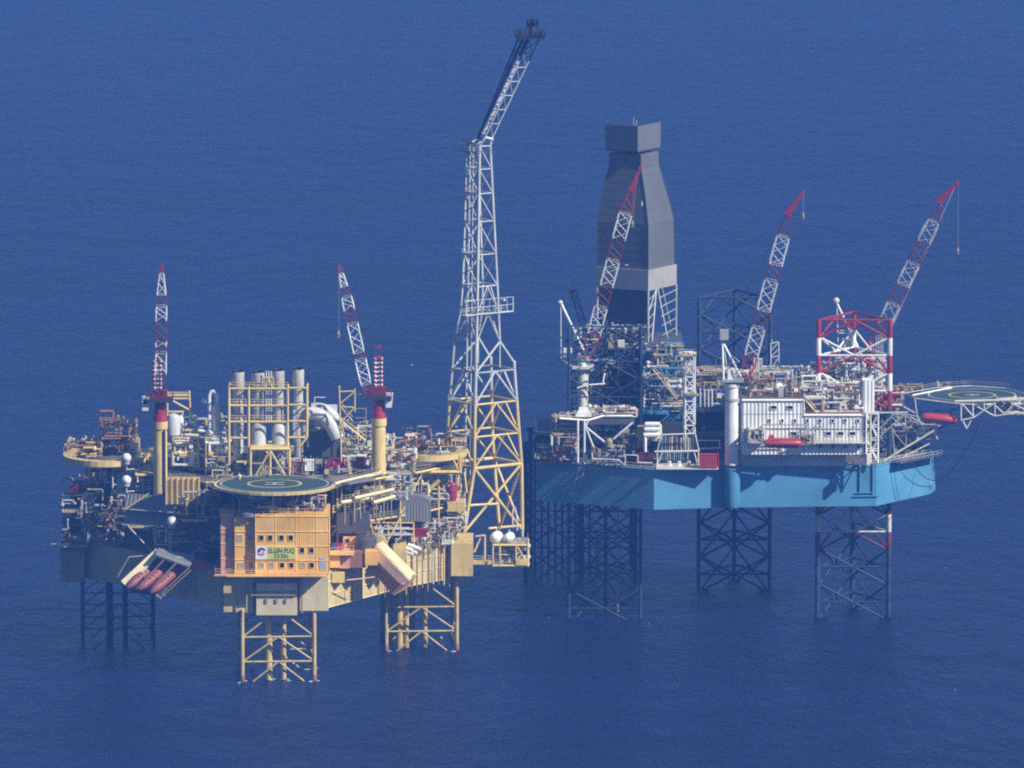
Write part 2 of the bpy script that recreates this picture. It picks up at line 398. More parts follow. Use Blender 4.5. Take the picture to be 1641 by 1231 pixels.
# panel seams, stiffeners and piping on the sunlit hull side
sm = MB()
def edge_pts(a, b, n, out=.12):
    a = V(*a, 0); b = V(*b, 0); d = (b - a).normalized(); o = V(d.y, -d.x, 0)
    return [a.lerp(b, k / n) + o * out for k in range(n + 1)], o
for (a, b, n) in ((HULL[1], HULL[2], 9), (HULL[2], HULL[3], 5), (HULL[9], HULL[0], 9)):
    pts, o = edge_pts(a, b, n)
    for p in pts: hull.bar('stiffener', p + V(0, 0, ZB + .1), p + V(0, 0, ZH), .13, 'creampale', 4)
    for z in (ZB + .2, ZB + 3.2, ZB + 6.0): hull.bar('hull_seam', pts[0] + V(0, 0, z), pts[-1] + V(0, 0, z), .12, 'creampale', 4)
g = random.Random(3)
pts, o = edge_pts((-31, 12), (-15, 33), 13, .55)
for i, p in enumerate(pts):
    hull.bar('riser_pipe', p + V(0, 0, ZB - g.uniform(-.5, 1.8)), p + V(0, 0, ZH + g.uniform(0, 3)), g.uniform(.12, .26), g.choice(['cream', 'khaki', 'dirtywhite', 'brown']))
# sponsons (leg housings)
for (x0, x1, yb, yt, Y, dep, mt) in ((358.5, 405, 981, 925, -8.6, 8, 'yellowhull'), (411, 476, 986, 935, -10.2, 6, 'creampale'), (481, 526, 979, 924, -8.7, 8, 'creampale')):
    A = P(x0, yb, Y); B = P(x1, yt, Y)
    hull.part('sponson', MB().box((A.x, Y, A.z), (B.x, Y + dep, B.z)), mt)
A = P(405, 979, -7.5); B = P(482, 925, -7.5); hull.part('sponson_web', MB().box((A.x, -7.5, A.z), (B.x, -2, B.z)), 'khaki')
mb = MB()
for yy in (948, 954):
    A = P(402, yy, -10.6); B = P(474, yy, -10.6); mb.tube(A, B, .18, 6)
for xx in (395, 484):
    A = P(xx, 925, -10.4); B = P(xx, 982, -10.4); mb.tube(A, B, .22, 6)
for xx in (427, 443, 458): mb.box(P(xx - 2, 960, -10.5), P(xx + 2, 966, -10.1))
hull.part('service_pipe', mb, 'khaki')
# right and left rear sponsons
A = P(723, 920, 34); B = P(758, 868, 34); hull.part('sponson', MB().box((A.x, 31, A.z), (B.x, 47, B.z)), 'cream')
A = P(98, 929, 36); B = P(136, 868, 36); hull.part('sponson', MB().box((A.x, 33, A.z), (B.x, 47, B.z)), 'khaki')
A = P(82, 872, 36); B = P(142, 868, 36); mb = MB().box((A.x, 30, B.z - .4), (B.x, 36, B.z)); mb.rail([(A.x, 30, B.z), (B.x, 30, B.z)]); hull.part('walkway', mb, 'grey')
# decks
def inset(poly, k):
    cx = sum(p[0] for p in poly) / len(poly); cy = sum(p[1] for p in poly) / len(poly)
    return [(cx + (x - cx) * k, cy + (y - cy) * k) for x, y in poly]
DK = [(-70, 8), (-40, 4), (-21, 24), (-13, 36), (-12, 58), (-40, 64), (-75, 64), (-98, 54), (-99, 40), (-85, 24)]
core = [(-66, 16), (-45, 12), (-28, 30), (-20, 40), (-20, 56), (-40, 60), (-75, 60), (-92, 50), (-92, 42), (-80, 28)]
for z, k in ((ZM, 1.0), (ZT, 1.0)):
    hull.part('deck_plate', MB().prism(inset(DK, k), z - .35, z), 'deck')
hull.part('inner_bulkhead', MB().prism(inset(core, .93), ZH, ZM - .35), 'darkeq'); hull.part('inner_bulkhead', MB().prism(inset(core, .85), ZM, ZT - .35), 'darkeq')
rl = MB()
n = len(DK)
for i in range(n):
    a = V(*DK[i], 0); b = V(*DK[(i + 1) % n], 0)
    if i in (4, 5, 6): continue
    for z in (ZM, ZT):
        hull.bar('deck_edge_beam', a + V(0, 0, z - .3), b + V(0, 0, z - .3), .32 if z == ZT else .26, 'cream', 4)
        rl.rail([a + V(0, 0, z), b + V(0, 0, z)])
    k = max(1, round((b - a).length / 6.5))
    for j in range(k + 1):
        p = a.lerp(b, j / k); hull.bar('column', p + V(0, 0, ZH), p + V(0, 0, ZT - .3), .24, 'cream' if j % 2 else 'khaki', 6)
        if j < k and g.random() < .6:
            q = a.lerp(b, (j + 1) / k); z0 = g.choice((ZH, ZM)); hull.bar('diagonal_brace', p + V(0, 0, z0), q + V(0, 0, z0 + 8.4), .16, 'cream', 6)
hull.part('railing', rl, 'khaki')
# ring decks round the rear leg wells
def ring_deck(cx, cy, rx, ry, z, a0, a1, mat, h=1.3, w=2.2):
    mb = MB(); n = 28; rs = []
    for k in range(n + 1):
        a = R(a0 + (a1 - a0) * k / n); o = V(math.cos(a), math.sin(a), 0)
        po = V(cx + rx * o.x, cy + ry * o.y, 0); pi = V(cx + (rx - w) * o.x, cy + (ry - w) * o.y, 0)
        rs.append([po + V(0, 0, z - h), po + V(0, 0, z), pi + V(0, 0, z), pi + V(0, 0, z - h)])
    mb.loft(rs); hull.part('ring_deck', mb, mat)
    r2 = MB(); r2.rail([r[1] for r in rs[::2]]); hull.part('railing', r2, 'khaki')
ring_deck(X(172, 40), 40, 10.2, 13, 45.2, 95, 370, 'cream')
ring_deck(X(688, 38), 38, 8.8, 11, 46.5, 190, 420, 'cream')
A = P(660, 713, 46); B = P(744, 712, 46); B.z = A.z
hull.part('upper_walkway', MB().box((A.x, 45, A.z - .4), (B.x, 49, A.z)), 'khaki')
mb = MB()
for hh in (0, 1.3): mb.rail([A + V(0, -1, hh), B + V(0, -1, hh)], h=1.3, r=.08, step=1.0)
hull.part('railing', mb, 'brown')
for f_ in (0, .33, .66, 1): q_ = A.lerp(B, f_); hull.bar('walkway_post', q_, (q_.x, q_.y, ZT), .2, 'cream')

def blk(t, nm, x0, x1, yb, yt, Y, dep, mat, **k):
    A = P(x0, yb, Y); B = P(x1, yt, Y)
    return t.part(nm, MB().box((A.x, Y, A.z), (B.x, Y + dep, B.z)), mat, **k)
def bxs(x0, x1, yb, yt, Y):
    A = P(x0, yb, Y); B = P(x1, yt, Y); return A.x, B.x, A.z, B.z

# clutter in the decks of the platform, bay by bay along the two front edges
def edge_bays(a, b, n, inner, z0, z1, seed, dens=16):
    a = V(*a, 0); b = V(*b, 0)
    for k in range(n):
        p = a.lerp(b, k / n); q = a.lerp(b, (k + 1) / n)
        x0, x1 = min(p.x, q.x), max(p.x, q.x); y0 = min(p.y, q.y) + .5
        pipework(hull, x0, x1, y0 + 1, y0 + inner, z0 + .4, z1 - .8, dens, seed + k)
for z0, z1, s in ((ZH, ZM, 10), (ZM, ZT, 60)):
    edge_bays((-41, 5), (-14, 35), 5, 9, z0, z1, s, 24)
    edge_bays((-98, 40), (-70, 9), 5, 9, z0, z1, s + 20, 34)
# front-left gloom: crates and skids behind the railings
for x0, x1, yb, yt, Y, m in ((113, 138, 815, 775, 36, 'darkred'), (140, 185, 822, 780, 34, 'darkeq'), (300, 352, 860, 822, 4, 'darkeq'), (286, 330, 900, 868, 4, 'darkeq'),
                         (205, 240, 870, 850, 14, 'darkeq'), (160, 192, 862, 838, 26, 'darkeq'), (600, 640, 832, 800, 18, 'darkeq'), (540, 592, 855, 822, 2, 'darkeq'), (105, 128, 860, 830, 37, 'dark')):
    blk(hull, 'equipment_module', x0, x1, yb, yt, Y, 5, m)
for i, (x0, x1, yb, yt, Y, n_) in enumerate(((286, 352, 900, 790, 2, 70), (140, 200, 868, 790, 20, 50), (250, 300, 905, 850, 3, 30), (100, 150, 868, 760, 32, 40))):
    a0, a1, b0, b1 = P(x0, yb, Y).x, P(x1, yb, Y).x, P(x0, yb, Y).z, P(x0, yt, Y).z
    pipework(hull, a0, a1, Y, Y + 6, b0, b1, n_, 350 + i, ('khaki', 'grey', 'cream', 'darkeq', 'brown'))
# stowed gear on the top deck
for i, (x0, x1, y0, y1, nn) in enumerate(((-90, -78, 46, 60, 9), (-78, -60, 22, 34, 10), (-62, -40, 12, 26, 8), (-42, -24, 26, 36, 16), (-60, -30, 40, 60, 18), (-26, -14, 38, 56, 8))):
    machinery(hull, x0, x1, y0, y1, ZT, nn, 200 + i)
for i, (x0, x1, y0, y1, z1, nn, mats) in enumerate((
    (X(288, 30), X(366, 30), 22, 38, 55, 60, ('lgrey', 'dirtywhite', 'cream', 'grey')),
    (X(480, 34), X(600, 34), 26, 42, 53, 70, ('grey', 'dirtywhite', 'khaki', 'cream', 'darkeq')),
    (X(620, 40), X(745, 40), 34, 54, 49.5, 60, ('grey', 'dirtywhite', 'khaki', 'brown', 'cream')),
    (X(340, 10), X(560, 10), 6, 20, 48, 40, ('grey', 'dirtywhite', 'khaki', 'cream', 'darkeq')),
    (X(160, 50), X(220, 50), 44, 58, 53, 60, ('darkeq', 'dark', 'khaki', 'brown')), (X(110, 46), X(165, 46), 42, 56, 47, 40, ('darkeq', 'cream', 'khaki', 'brown')), (X(590, 22), X(665, 22), 20, 34, 48, 60, ('grey', 'dirtywhite', 'khaki', 'brown', 'cream')))):
    pipework(hull, x0, x1, y0, y1, ZT + .4, z1, nn, 300 + i, mats)

# ------------------------------------------------------------------ legs of the platform
def square(cx, cy, w, yaw):
    c, s = math.cos(R(yaw)), math.sin(R(yaw)); h = w / 2
    return [(cx + c * x - s * y, cy + s * x + c * y) for x, y in ((-h, -h), (h, -h), (h, h), (-h, h))]
def puq_leg(px, cy, label, mt, w=16.4, yaw=4):
    cx = X(px, cy); t = Thing('lattice_pylon', label, 'platform leg', (cx, cy, 0), 'lattice legs of the production platform')
    cs = square(cx, cy, w, yaw)
    diamond_leg_simple(t, cs, mt)
    return t
def diamond_leg_simple(t, cs, mt):
    k_ = .62 if mt == 'leghazed' else 1.0  # thinner members help the hazed leg fade away
    
    for a in cs: t.bar('chord', (*a, -3), (*a, ZB), .5 * k_, mt)
    for k, (z0, z1) in enumerate(zip([-2.0, 4.5, 10.2], [4.5, 10.2, ZB])):
        for i in range(4):
            p = V(*cs[i], 0); q = V(*cs[(i + 1) % 4], 0); m = (p + q) / 2
            if k < 2: t.bar('horizontal_brace', p + V(0, 0, z1), q + V(0, 0, z1), .24 * k_, mt)
            t.bar('diagonal_brace', m + V(0, 0, z1), p + V(0, 0, z0), .22 * k_, mt); t.bar('diagonal_brace', m + V(0, 0, z1), q + V(0, 0, z0), .22 * k_, mt)
tA = puq_leg(443, -.3, 'nearest lattice leg under the orange living quarters, standing in the sea', 'legrust')
tB = puq_leg(672, 41, 'lattice leg below the right corner of the yellow platform, beside the flare tower', 'legrust')
tC = puq_leg(188, 45, 'dim shadowed lattice leg below the far left corner of the yellow platform', 'leghazed')
for t, pxs, cy, mt in ((tA, (430, 454), -6, 'legrust'), (tB, (640, 651, 681), 37, 'legrust'), (tC, (175, 200), 42, 'leghazed')):
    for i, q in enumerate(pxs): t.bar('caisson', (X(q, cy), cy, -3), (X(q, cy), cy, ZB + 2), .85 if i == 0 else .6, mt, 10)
for t, cy in ((tA, -.3), (tB, 41)):
    for c_ in square(X(443 if t is tA else 672, cy), cy, 16.4, 4): t.bar('growth_band', (*c_, -1), (*c_, 1.5), .56, 'brown', 10)
def leg_foam(pts, seed, lab):
    g_ = random.Random(seed); mb = MB()
    for (x, y) in pts:
        for k in range(3):
            n = 8; cx = x + g_.uniform(-1.2, 1.2); cy = y + g_.uniform(-2, 1.2); s = g_.uniform(.35, .9)
            mb.add([(cx + math.cos(2 * math.pi * i / n) * s * g_.uniform(.7, 1.3), cy + math.sin(2 * math.pi * i / n) * s, -.04) for i in range(n)] + [(cx, cy, .12)], [(i, (i + 1) % n, n) for i in range(n)])
    solid('leg_wash', mb, 'foam', lab, 'foam', kind='stuff')
leg_foam(square(X(443, -.3), -.3, 16.4, 4) + square(X(672, 41), 41, 16.4, 4) + [(X(430, -6), -6), (X(454, -6), -6)], 4, 'thin white wash where the platform legs meet the sea')
cl = Thing('conductor_cluster', 'row of thin pipes dropping to the sea inside the right yellow leg', 'pipes', (X(630, 50), 50, 0))
for i, q in enumerate((622, 628, 634, 646, 658, 663)): cl.bar('pipe', (X(q, 50), 50 + i % 3, -2), (X(q, 50), 50 + i % 3, ZB), .3, 'khaki')

# ------------------------------------------------------------------ living quarters
acc = Thing('living_quarters', 'orange panelled four-storey living quarters with a name board and small square windows', 'living quarters', (X(450, -8), -8, P(450, 920, -12).z))
Yf = -12.0
x0, x1, zb, zt = bxs(409.5, 527.5, 919, 824, Yf)
acc.part('core', MB().box((x0 + .1, Yf + .35, zb), (x1 - .1, 6, zt)), 'orange')
xs = [X(p, Yf) for p in (409.5, 441.5, 474, 507, 527.5)]
zs = [P(450, y, Yf).z for y in (919, 898.5, 875.5, 852, 828)]
hw = []
def panel(t, xa, xb, za, zb_, Y, mat, d=.35, gap=.09):
    return t.part('wall_panel', MB().box((xa + gap, Y, za + gap), (xb - gap, Y + d, zb_ - gap)), mat)
def window(t, px, py, Y, w=1.0, h=1.15, pane='glass', fr='orangepale'):
    c = P(px, py, Y); f = MB(); th = .13
    f.box((c.x - w / 2 - th, Y - .14, c.z - h / 2 - th), (c.x + w / 2 + th, Y - .002, c.z - h / 2)); f.box((c.x - w / 2 - th, Y - .14, c.z + h / 2), (c.x + w / 2 + th, Y - .002, c.z + h / 2 + th))
    f.box((c.x - w / 2 - th, Y - .14, c.z - h / 2), (c.x - w / 2, Y - .002, c.z + h / 2)); f.box((c.x + w / 2, Y - .14, c.z - h / 2), (c.x + w / 2 + th, Y - .002, c.z + h / 2))
    o = t.part('window', f, fr); t.part('pane', MB().box((c.x - w / 2, Y - .07, c.z - h / 2), (c.x + w / 2, Y - .003, c.z + h / 2)), pane, parent=o)
ribs = MB()
for i in range(4):
    for k in range(4):
        if k == 1 and i in (0, 1): pass
        panel(acc, xs[i], xs[i + 1], zs[k], zs[k + 1], Yf, 'orange' if (i + k) % 3 else 'orangepale')
        if k == 3 or i == 3 or (k == 2 and i == 2):
            xx = xs[i] + .5
            while xx < xs[i + 1] - .4: ribs.box((xx, Yf - .05, zs[k] + .3), (xx + .12, Yf - .002, zs[k + 1] - .3)); xx += .42
acc.part('cladding_ribs', ribs, 'orangepale')
for i in range(5): acc.bar('corner_post', (xs[i], Yf - .02, zb), (xs[i], Yf - .02, zt), .1, 'orangepale', 4)
for z in zs: acc.bar('floor_edge', (xs[0], Yf - .05, z), (xs[-1], Yf - .05, z), .13, 'orangepale', 4)
for px in (418.7, 433, 451, 466): window(acc, px, 862, Yf)
for px in (484, 499): window(acc, px, 882, Yf)
for px, pn in ((418.7, 'blind'), (434.5, 'blind'), (452, 'glass'), (467, 'glass'), (485, 'blind'), (499.5, 'glass')): window(acc, px, 906, Yf, pane=pn)
# left recessed wing and pink end wing
xl0, xl1, zlb, zlt = bxs(375.8, 409.5, 919, 829, Yf + 1.4)
acc.part('core', MB().box((xl0, Yf + 1.7, zlb), (xl1, 6, zlt)), 'orange')
zz = [P(390, y, Yf + 1.4).z for y in (919, 897, 875, 852, 829)]
for k in range(4): panel(acc, xl0, xl1, zz[k], zz[k + 1], Yf + 1.4, 'orange')
for z in zz: acc.bar('floor_edge', (xl0, Yf + 1.35, z), (xl1, Yf + 1.35, z), .12, 'orangepale', 4)
for px, py in ((384.5, 862), (401, 862), (386, 906.5), (402, 906.5)): window(acc, px, py, Yf + 1.4, pane='blind')
xe0, xe1, zeb, zet = bxs(353.5, 375.5, 921, 824, Yf + 2.8)
zz = [P(360, y, Yf + 2.8).z for y in (921, 896, 871, 847, 824)]
acc.part('core', MB().box((xe0, Yf + 3.1, zeb), (xe1, 6, zet)), 'pink')
for k in range(4): panel(acc, xe0, xe1, zz[k], zz[k + 1], Yf + 2.8, 'pink')
for z in zz[1:]: acc.bar('floor_edge', (xe0, Yf + 2.75, z), (xe1, Yf + 2.75, z), .1, 'orangepale', 4)
# door, balcony
c = P(517, 903, Yf); acc.part('door', MB().box((c.x - .7, Yf - .12, c.z - 1.6), (c.x + .7, Yf - .003, c.z + 1.3)), 'grey')
zb2 = zs[0]
mb = MB().box((X(370, Yf) - 1, Yf - 1.8, zb2 - .5), (x1 - .6, Yf + .1, zb2 - .2)); acc.part('balcony', mb, 'orangepale')
mb = MB().rail([(X(370, Yf) - 1, Yf - 1.7, zb2 - .2), (x1 - .6, Yf - 1.7, zb2 - .2)]); acc.part('railing', mb, 'orangepale')
mb = MB().rail([(xe0 - 1.2, Yf + 1.8, zeb + .3), (xe0 - 1.2, 5, zeb + .3)]); mb.box((xe0 - 1.4, Yf + 1.8, zeb - .2), (xe1, Yf + 2.8, zeb + .2)); mb.rail([(xe0 - 1.2, Yf + 1.8, zeb + .3), (xe1, Yf + 1.8, zeb + .3)]); acc.part('railing', mb, 'pink')
mb = MB().rail([(xe0, Yf + 3.1, zet), (xl0, Yf + 1.9, zlt), (x0, Yf + .4, zt), (x1, Yf + .4, zt)]); acc.part('railing', mb, 'orangepale')
machinery(acc, xl0 + 2, x1 - 2, Yf + 4, -3, zt, 16, 77, ('grey', 'khaki', 'dirtywhite', 'darkeq', 'brown'), h=(1, 2.2))
pipework(acc, xl0 + 1, x1 - 1, Yf + 2, -3, zt + .3, zt + 4.5, 45, 78, ('grey', 'khaki', 'dirtywhite', 'orangepale', 'darkeq'))
blk(acc, 'roof_cabin', 409, 452, 829, 801, Yf + 6, 5, 'louver'); blk(acc, 'roof_cabin', 466, 502, 824, 803, Yf + 7, 5, 'pink')
mb = MB(); A = P(398, 827, Yf + 2)
mb.revolve(A, (0, 0, 1), [(0, 2.2), (.8, 2.1), (1.4, 1.4), (1.6, .1)]); acc.part('roof_dome', mb, 'louver', smooth=True)
# name board
def text_mesh(s, size, w=None):
    cu = bpy.data.curves.new('lettering', 'FONT'); cu.body = s; cu.size = size; cu.extrude = .02; cu.align_x = 'CENTER'; cu.align_y = 'CENTER'; cu.offset = .012
    o = bpy.data.objects.new('lettering', cu); link(o); bpy.context.view_layer.update()
    me = bpy.data.meshes.new_from_object(o); bpy.data.objects.remove(o)
    mb = MB(); mb.v = [tuple(v.co) for v in me.vertices]; mb.f = [tuple(p.vertices) for p in me.polygons]
    if w:
        xs_ = [v[0] for v in mb.v]; k = w / (max(xs_) - min(xs_)); mb.v = [(x * k, y, z) for x, y, z in mb.v]
    return mb
def place(mb, c, yaw=0): # text in x-y plane -> standing, facing the camera
    mb.v = [(c[0] + x, c[1] - z, c[2] + y) for x, y, z in mb.v]; return mb
sgx0, sgx1, sgz0, sgz1 = bxs(409.5, 474, 896.5, 876, Yf - .2)
xm = X(428.5, Yf)
sg = Thing('name_board', 'white and yellow-green name board on the orange living quarters', 'sign', ((sgx0 + sgx1) / 2, Yf, sgz0))
sg.part('logo_panel', MB().box((sgx0, Yf - .32, sgz0), (xm, Yf - .1, sgz1)), 'signwhite'); sg.part('text_panel', MB().box((xm + .03, Yf - .32, sgz0), (sgx1, Yf - .1, sgz1)), 'yellowsign')
mid = (xm + sgx1) / 2
sg.part('lettering', place(text_mesh('ELGIN PUQ', 1.55, 5.9), (mid, Yf - .35, sgz0 + 1.95)), 'signink')
sg.part('lettering', place(text_mesh('22/30c', 1.25, 3.3), (mid - .1, Yf - .35, sgz0 + .75)), 'signink')
def arc(cx, cz, r0, r1, a0, a1, w0, w1, y):
    mb = MB(); n = 14; rs = []
    for k in range(n + 1):
        t = k / n; a = R(a0 + (a1 - a0) * t); r = r0 + (r1 - r0) * t; w = (w0 + (w1 - w0) * t) / 2
        c = V(cx + r * math.cos(a), y, cz + r * math.sin(a)); d = V(math.cos(a), 0, math.sin(a))
        rs.append([c - d * w, c + d * w, c + d * w + V(0, .03, 0), c - d * w + V(0, .03, 0)])
    return mb.loft(rs)
lx = (sgx0 + xm) / 2; lz = (sgz0 + sgz1) / 2 + .25
sg.part('emblem', arc(lx, lz, .85, .55, 20, 190, .35, .75, Yf - .36), 'logoblue'); sg.part('emblem', arc(lx, lz, .8, .5, 200, 340, .35, .6, Yf - .365), 'logored')
sg.part('emblem', arc(lx, lz, .55, .3, 250, 400, .2, .45, Yf - .37), 'logoorange')

# ------------------------------------------------------------------ near helideck
def octa(cx, cy, r, n=32, ph=0): return [(cx + r * math.cos(2 * math.pi * i / n + ph), cy + r * math.sin(2 * math.pi * i / n + ph)) for i in range(n)]
def ringmesh(cx, cy, z, r0, r1, n=48, sy=1.0):
    mb = MB(); vs = []
    for i in range(n):
        a = 2 * math.pi * i / n; vs += [(cx + r0 * math.cos(a), cy + r0 * math.sin(a) * sy, z), (cx + r1 * math.cos(a), cy + r1 * math.sin(a) * sy, z)]
    return mb.add(vs, [(2 * i, 2 * i + 1, (2 * i + 3) % (2 * n), (2 * i + 2) % (2 * n)) for i in range(n)])
hc = P(440, 775, -1); hz = hc.z
hd = Thing('helideck', 'round green helideck with white outer ring on top of the orange living quarters', 'helideck', (hc.x, -1, hz - 6), 'helidecks')
hd.part('deck_plate', MB().prism(octa(hc.x, -1, 13.2, 32), hz - .3, hz), 'green')
hd.part('rim', ringmesh(hc.x, -1, hz - .05, 13.2, 13.9, 32), 'creampale')
mb = MB(); pr = octa(hc.x, -1, 13.9, 32)
for i in range(32): mb.add([(*pr[i], hz - .05), (*pr[(i + 1) % 32], hz - .05), (*pr[(i + 1) % 32], hz - .7), (*pr[i], hz - .7)], [(0, 1, 2, 3)])
hd.part('rim_girder', mb, 'cream')
hd.part('painted_ring', ringmesh(hc.x, -1, hz + .006, 12.1, 12.5), 'line'); hd.part('painted_ring', ringmesh(hc.x, -1, hz + .006, 5.7, 6.3), 'yline')
def letter_h(t, x, y, z, s=1.0):
    mb = MB()
    for a_ in (-1.5, 1.5): mb.box((x - 2.2 * s, y + (a_ - .35) * s, z), (x + 2.2 * s, y + (a_ + .35) * s, z + .012))
    mb.box((x - .35 * s, y - 1.14 * s, z), (x + .35 * s, y + 1.14 * s, z + .012)); t.part('painted_letter', mb, 'line')
letter_h(hd, hc.x, -1, hz + .006)
mb = MB(); po = octa(hc.x, -1, 15.3, 32)
for i in range(32):
    mb.tube((*pr[i], hz - .4), (*po[i], hz - .1), .07, 4); mb.tube((*po[i], hz - .1), (*po[(i + 1) % 32], hz - .1), .07, 4)
hd.part('safety_net_frame', mb, 'khaki')
for i in range(10):
    a = 2 * math.pi * i / 10 + .3; p = V(hc.x + 10.5 * math.cos(a), -1 + 10.5 * math.sin(a), hz - .4)
    hd.bar('support_strut', p, V(hc.x + 6.5 * math.cos(a), -1 + 6.5 * math.sin(a), hz - 6.2), .22, 'grey')
for i in range(5):
    yy = -1 + (-9 + 4.5 * i); hw_ = math.sqrt(max(1, 13 ** 2 - (yy + 1) ** 2)) - .5; hd.bar('deck_beam', (hc.x - hw_, yy, hz - .8), (hc.x + hw_, yy, hz - .8), .35, 'khaki', 4)
hd.part('deck_extension', MB().prism([(hc.x + 11, 3), (hc.x + 17, -1), (hc.x + 23, 8), (hc.x + 12, 13)], hz - .35, hz - .02), 'louver')
# long edge beams climbing to the right behind the helideck
wg = Thing('edge_girder_walkway', 'yellow edge girders and railed walkways stepping away right of the round helideck', 'walkway', (X(560, 3), 3, ZM))
for a, b, Ya, Yb in (((536, 776), (611, 752), -1, 16), ((568, 799), (630, 787), 0, 13), ((546, 806), (590, 794), -2, 5), ((598, 806), (632, 797), 3, 12)):
    A = P(*a, Ya); B = P(*b, Yb); B.z = A.z
    wg.bar('girder', A, B, .5, 'creampale', 4); n_ = V(A.y - B.y, B.x - A.x, 0).normalized() * 1.6
    wg.part('floor_plate', MB().prism([(A.x, A.y), (B.x, B.y), (B.x + n_.x, B.y + n_.y), (A.x + n_.x, A.y + n_.y)], A.z + .1, A.z + .25), 'deck')
    wg.part('railing', MB().rail([A + V(0, 0, .4), B + V(0, 0, .4)]), 'khaki')
    for k in (.15, .5, .85):
        q = A.lerp(B, k); wg.bar('hanger_post', q, q - V(0, 0, 5), .16, 'khaki')
# ------------------------------------------------------------------ exhaust stacks
def YS(px): return 18 + (px - 380) * .03
def stack(px, pyt, r, pyb, lab, seg=None):
    Y = YS(px); A = P(px, pyt, Y); B = P(px, pyb, Y); t = Thing('exhaust_stack', lab, 'exhaust stack', (A.x, Y, B.z), 'grey exhaust stacks in the yellow frame')
    h = A.z - B.z; k = 3.6
    t.part('upper_casing', MB().revolve((A.x, Y, A.z - 4.4), (0, 0, 1), [(0, r * .85), (.4, r), (4.3, r), (4.4, r * .9)], 20), 'stack', smooth=True)
    t.part('outlet', MB().revolve((A.x, Y, A.z), (0, 0, 1), [(0, r * .9), (.35, r * 1.03), (.36, r * .85), (.05, r * .8)], 20), 'soot', smooth=True)
    t.part('flue', MB().cyl(A.x, Y, B.z, A.z - 4.4, r * .8, 20), 'stack', smooth=True)
    z = B.z + 1
    while z < A.z - 4.6: t.bar('flange_ring', (A.x, Y, z), (A.x, Y, z + .22), r * .87, 'grey', 20); z += 2.6
    if seg:
        C = P(px + 1, seg[0], Y); D = P(px + 1, seg[1], Y)
        t.part('silencer', MB().revolve((C.x, Y - .6, D.z), (0, 0, 1), [(0, r * .8), (.5, r * 1.12), (C.z - D.z - .8, r * 1.12), (C.z - D.z, r * .7)], 20), 'lgrey', smooth=True)
        E = P(px + 1, seg[1] + 48, Y); t.part('inlet_casing', MB().cyl(C.x, Y - .6, max(E.z, ZT), D.z, r * .95, 18), 'grey', smooth=True)
stack(381.5, 596, 1.45, 760, 'leftmost grey exhaust stack inside the yellow frame')
stack(413.5, 597, 1.5, 770, 'second grey exhaust stack from the left, with a fat silencer below', seg=(679, 716))
stack(446, 594, 1.45, 770, 'third grey exhaust stack from the left, right of the thin vent pipes', seg=(678, 716))
stack(478, 592, 1.35, 740, 'rightmost grey exhaust stack, above the curved silver duct')
fx = Thing('stack_frame', 'open yellow steel frame round the four grey exhaust stacks', 'steel frame', (X(430, 18), 18, ZT))
Yq = 15.5
def fr(x0, y0, x1, y1, Y=Yq, r=.27, m='cream', nm='beam', n=6): fx.bar(nm, P(x0, y0, Y), P(x1, y1, Y), r, m, n)
for Y in (Yq, Yq + 7.5):
    for x, yt, yb in ((367, 623, 745), (398.5, 621, 780), (461, 620, 780), (492, 621, 700)): fr(x, yt, x, yb, Y, .32, nm='column')
    for y in (623, 650, 676): fr(367, y, 461, y, Y); fr(461, y - 1, 492, y - 1, Y)
    fr(461, 701, 492, 701, Y); fr(367, 702, 398, 702, Y)
for x, y in ((367, 623), (398.5, 623), (461, 622), (492, 622), (367, 650), (492, 650), (367, 676), (492, 676)):
    A = P(x, y, Yq); fx.bar('beam', A, A + V(0, 7.5, 0), .25, 'cream', 6)
fr(492, 701, 480, 716, nm='diagonal_brace')
mb = MB()
for y in (623, 650, 676):
    A = P(367, y, Yq); B = P(461, y, Yq); A.z += .3; B.z += .3; mb.rail([A, B])
fx.part('railing', mb, 'cream')
Yl = 12
for x in (401.5, 433, 464): fr(x, 720, x, 778, Yl, .3, nm='column')
fr(401, 720, 465, 720, Yl, .42, n=4); fr(433, 722, 406, 768, Yl, .24, nm='diagonal_brace'); fr(433, 722, 460, 768, Yl, .24, nm='diagonal_brace')
A = P(401.5, 716, Yl); fx.part('platform', MB().box((A.x, Yl, A.z - .5), (X(464, Yl), Yl + 9, A.z - .3)), 'cream')
vp = Thing('vent_pipes', 'three thin pale vent pipes between the two middle exhaust stacks', 'vent pipes', (X(430, 17), 17, ZT))
for px in (426.5, 430.5, 434.5): vp.bar('pipe', P(px, 595, 17), P(px, 676, 17), .2, 'lgrey', 6)
for a, b in (((420, 605), (438, 605)), ((420, 605), (420, 622)), ((438, 605), (438, 622)), ((423, 621), (430, 605)), ((436, 621), (430, 605))): vp.bar('bracket', P(*a, 16.5), P(*b, 16.5), .13, 'cream', 4)
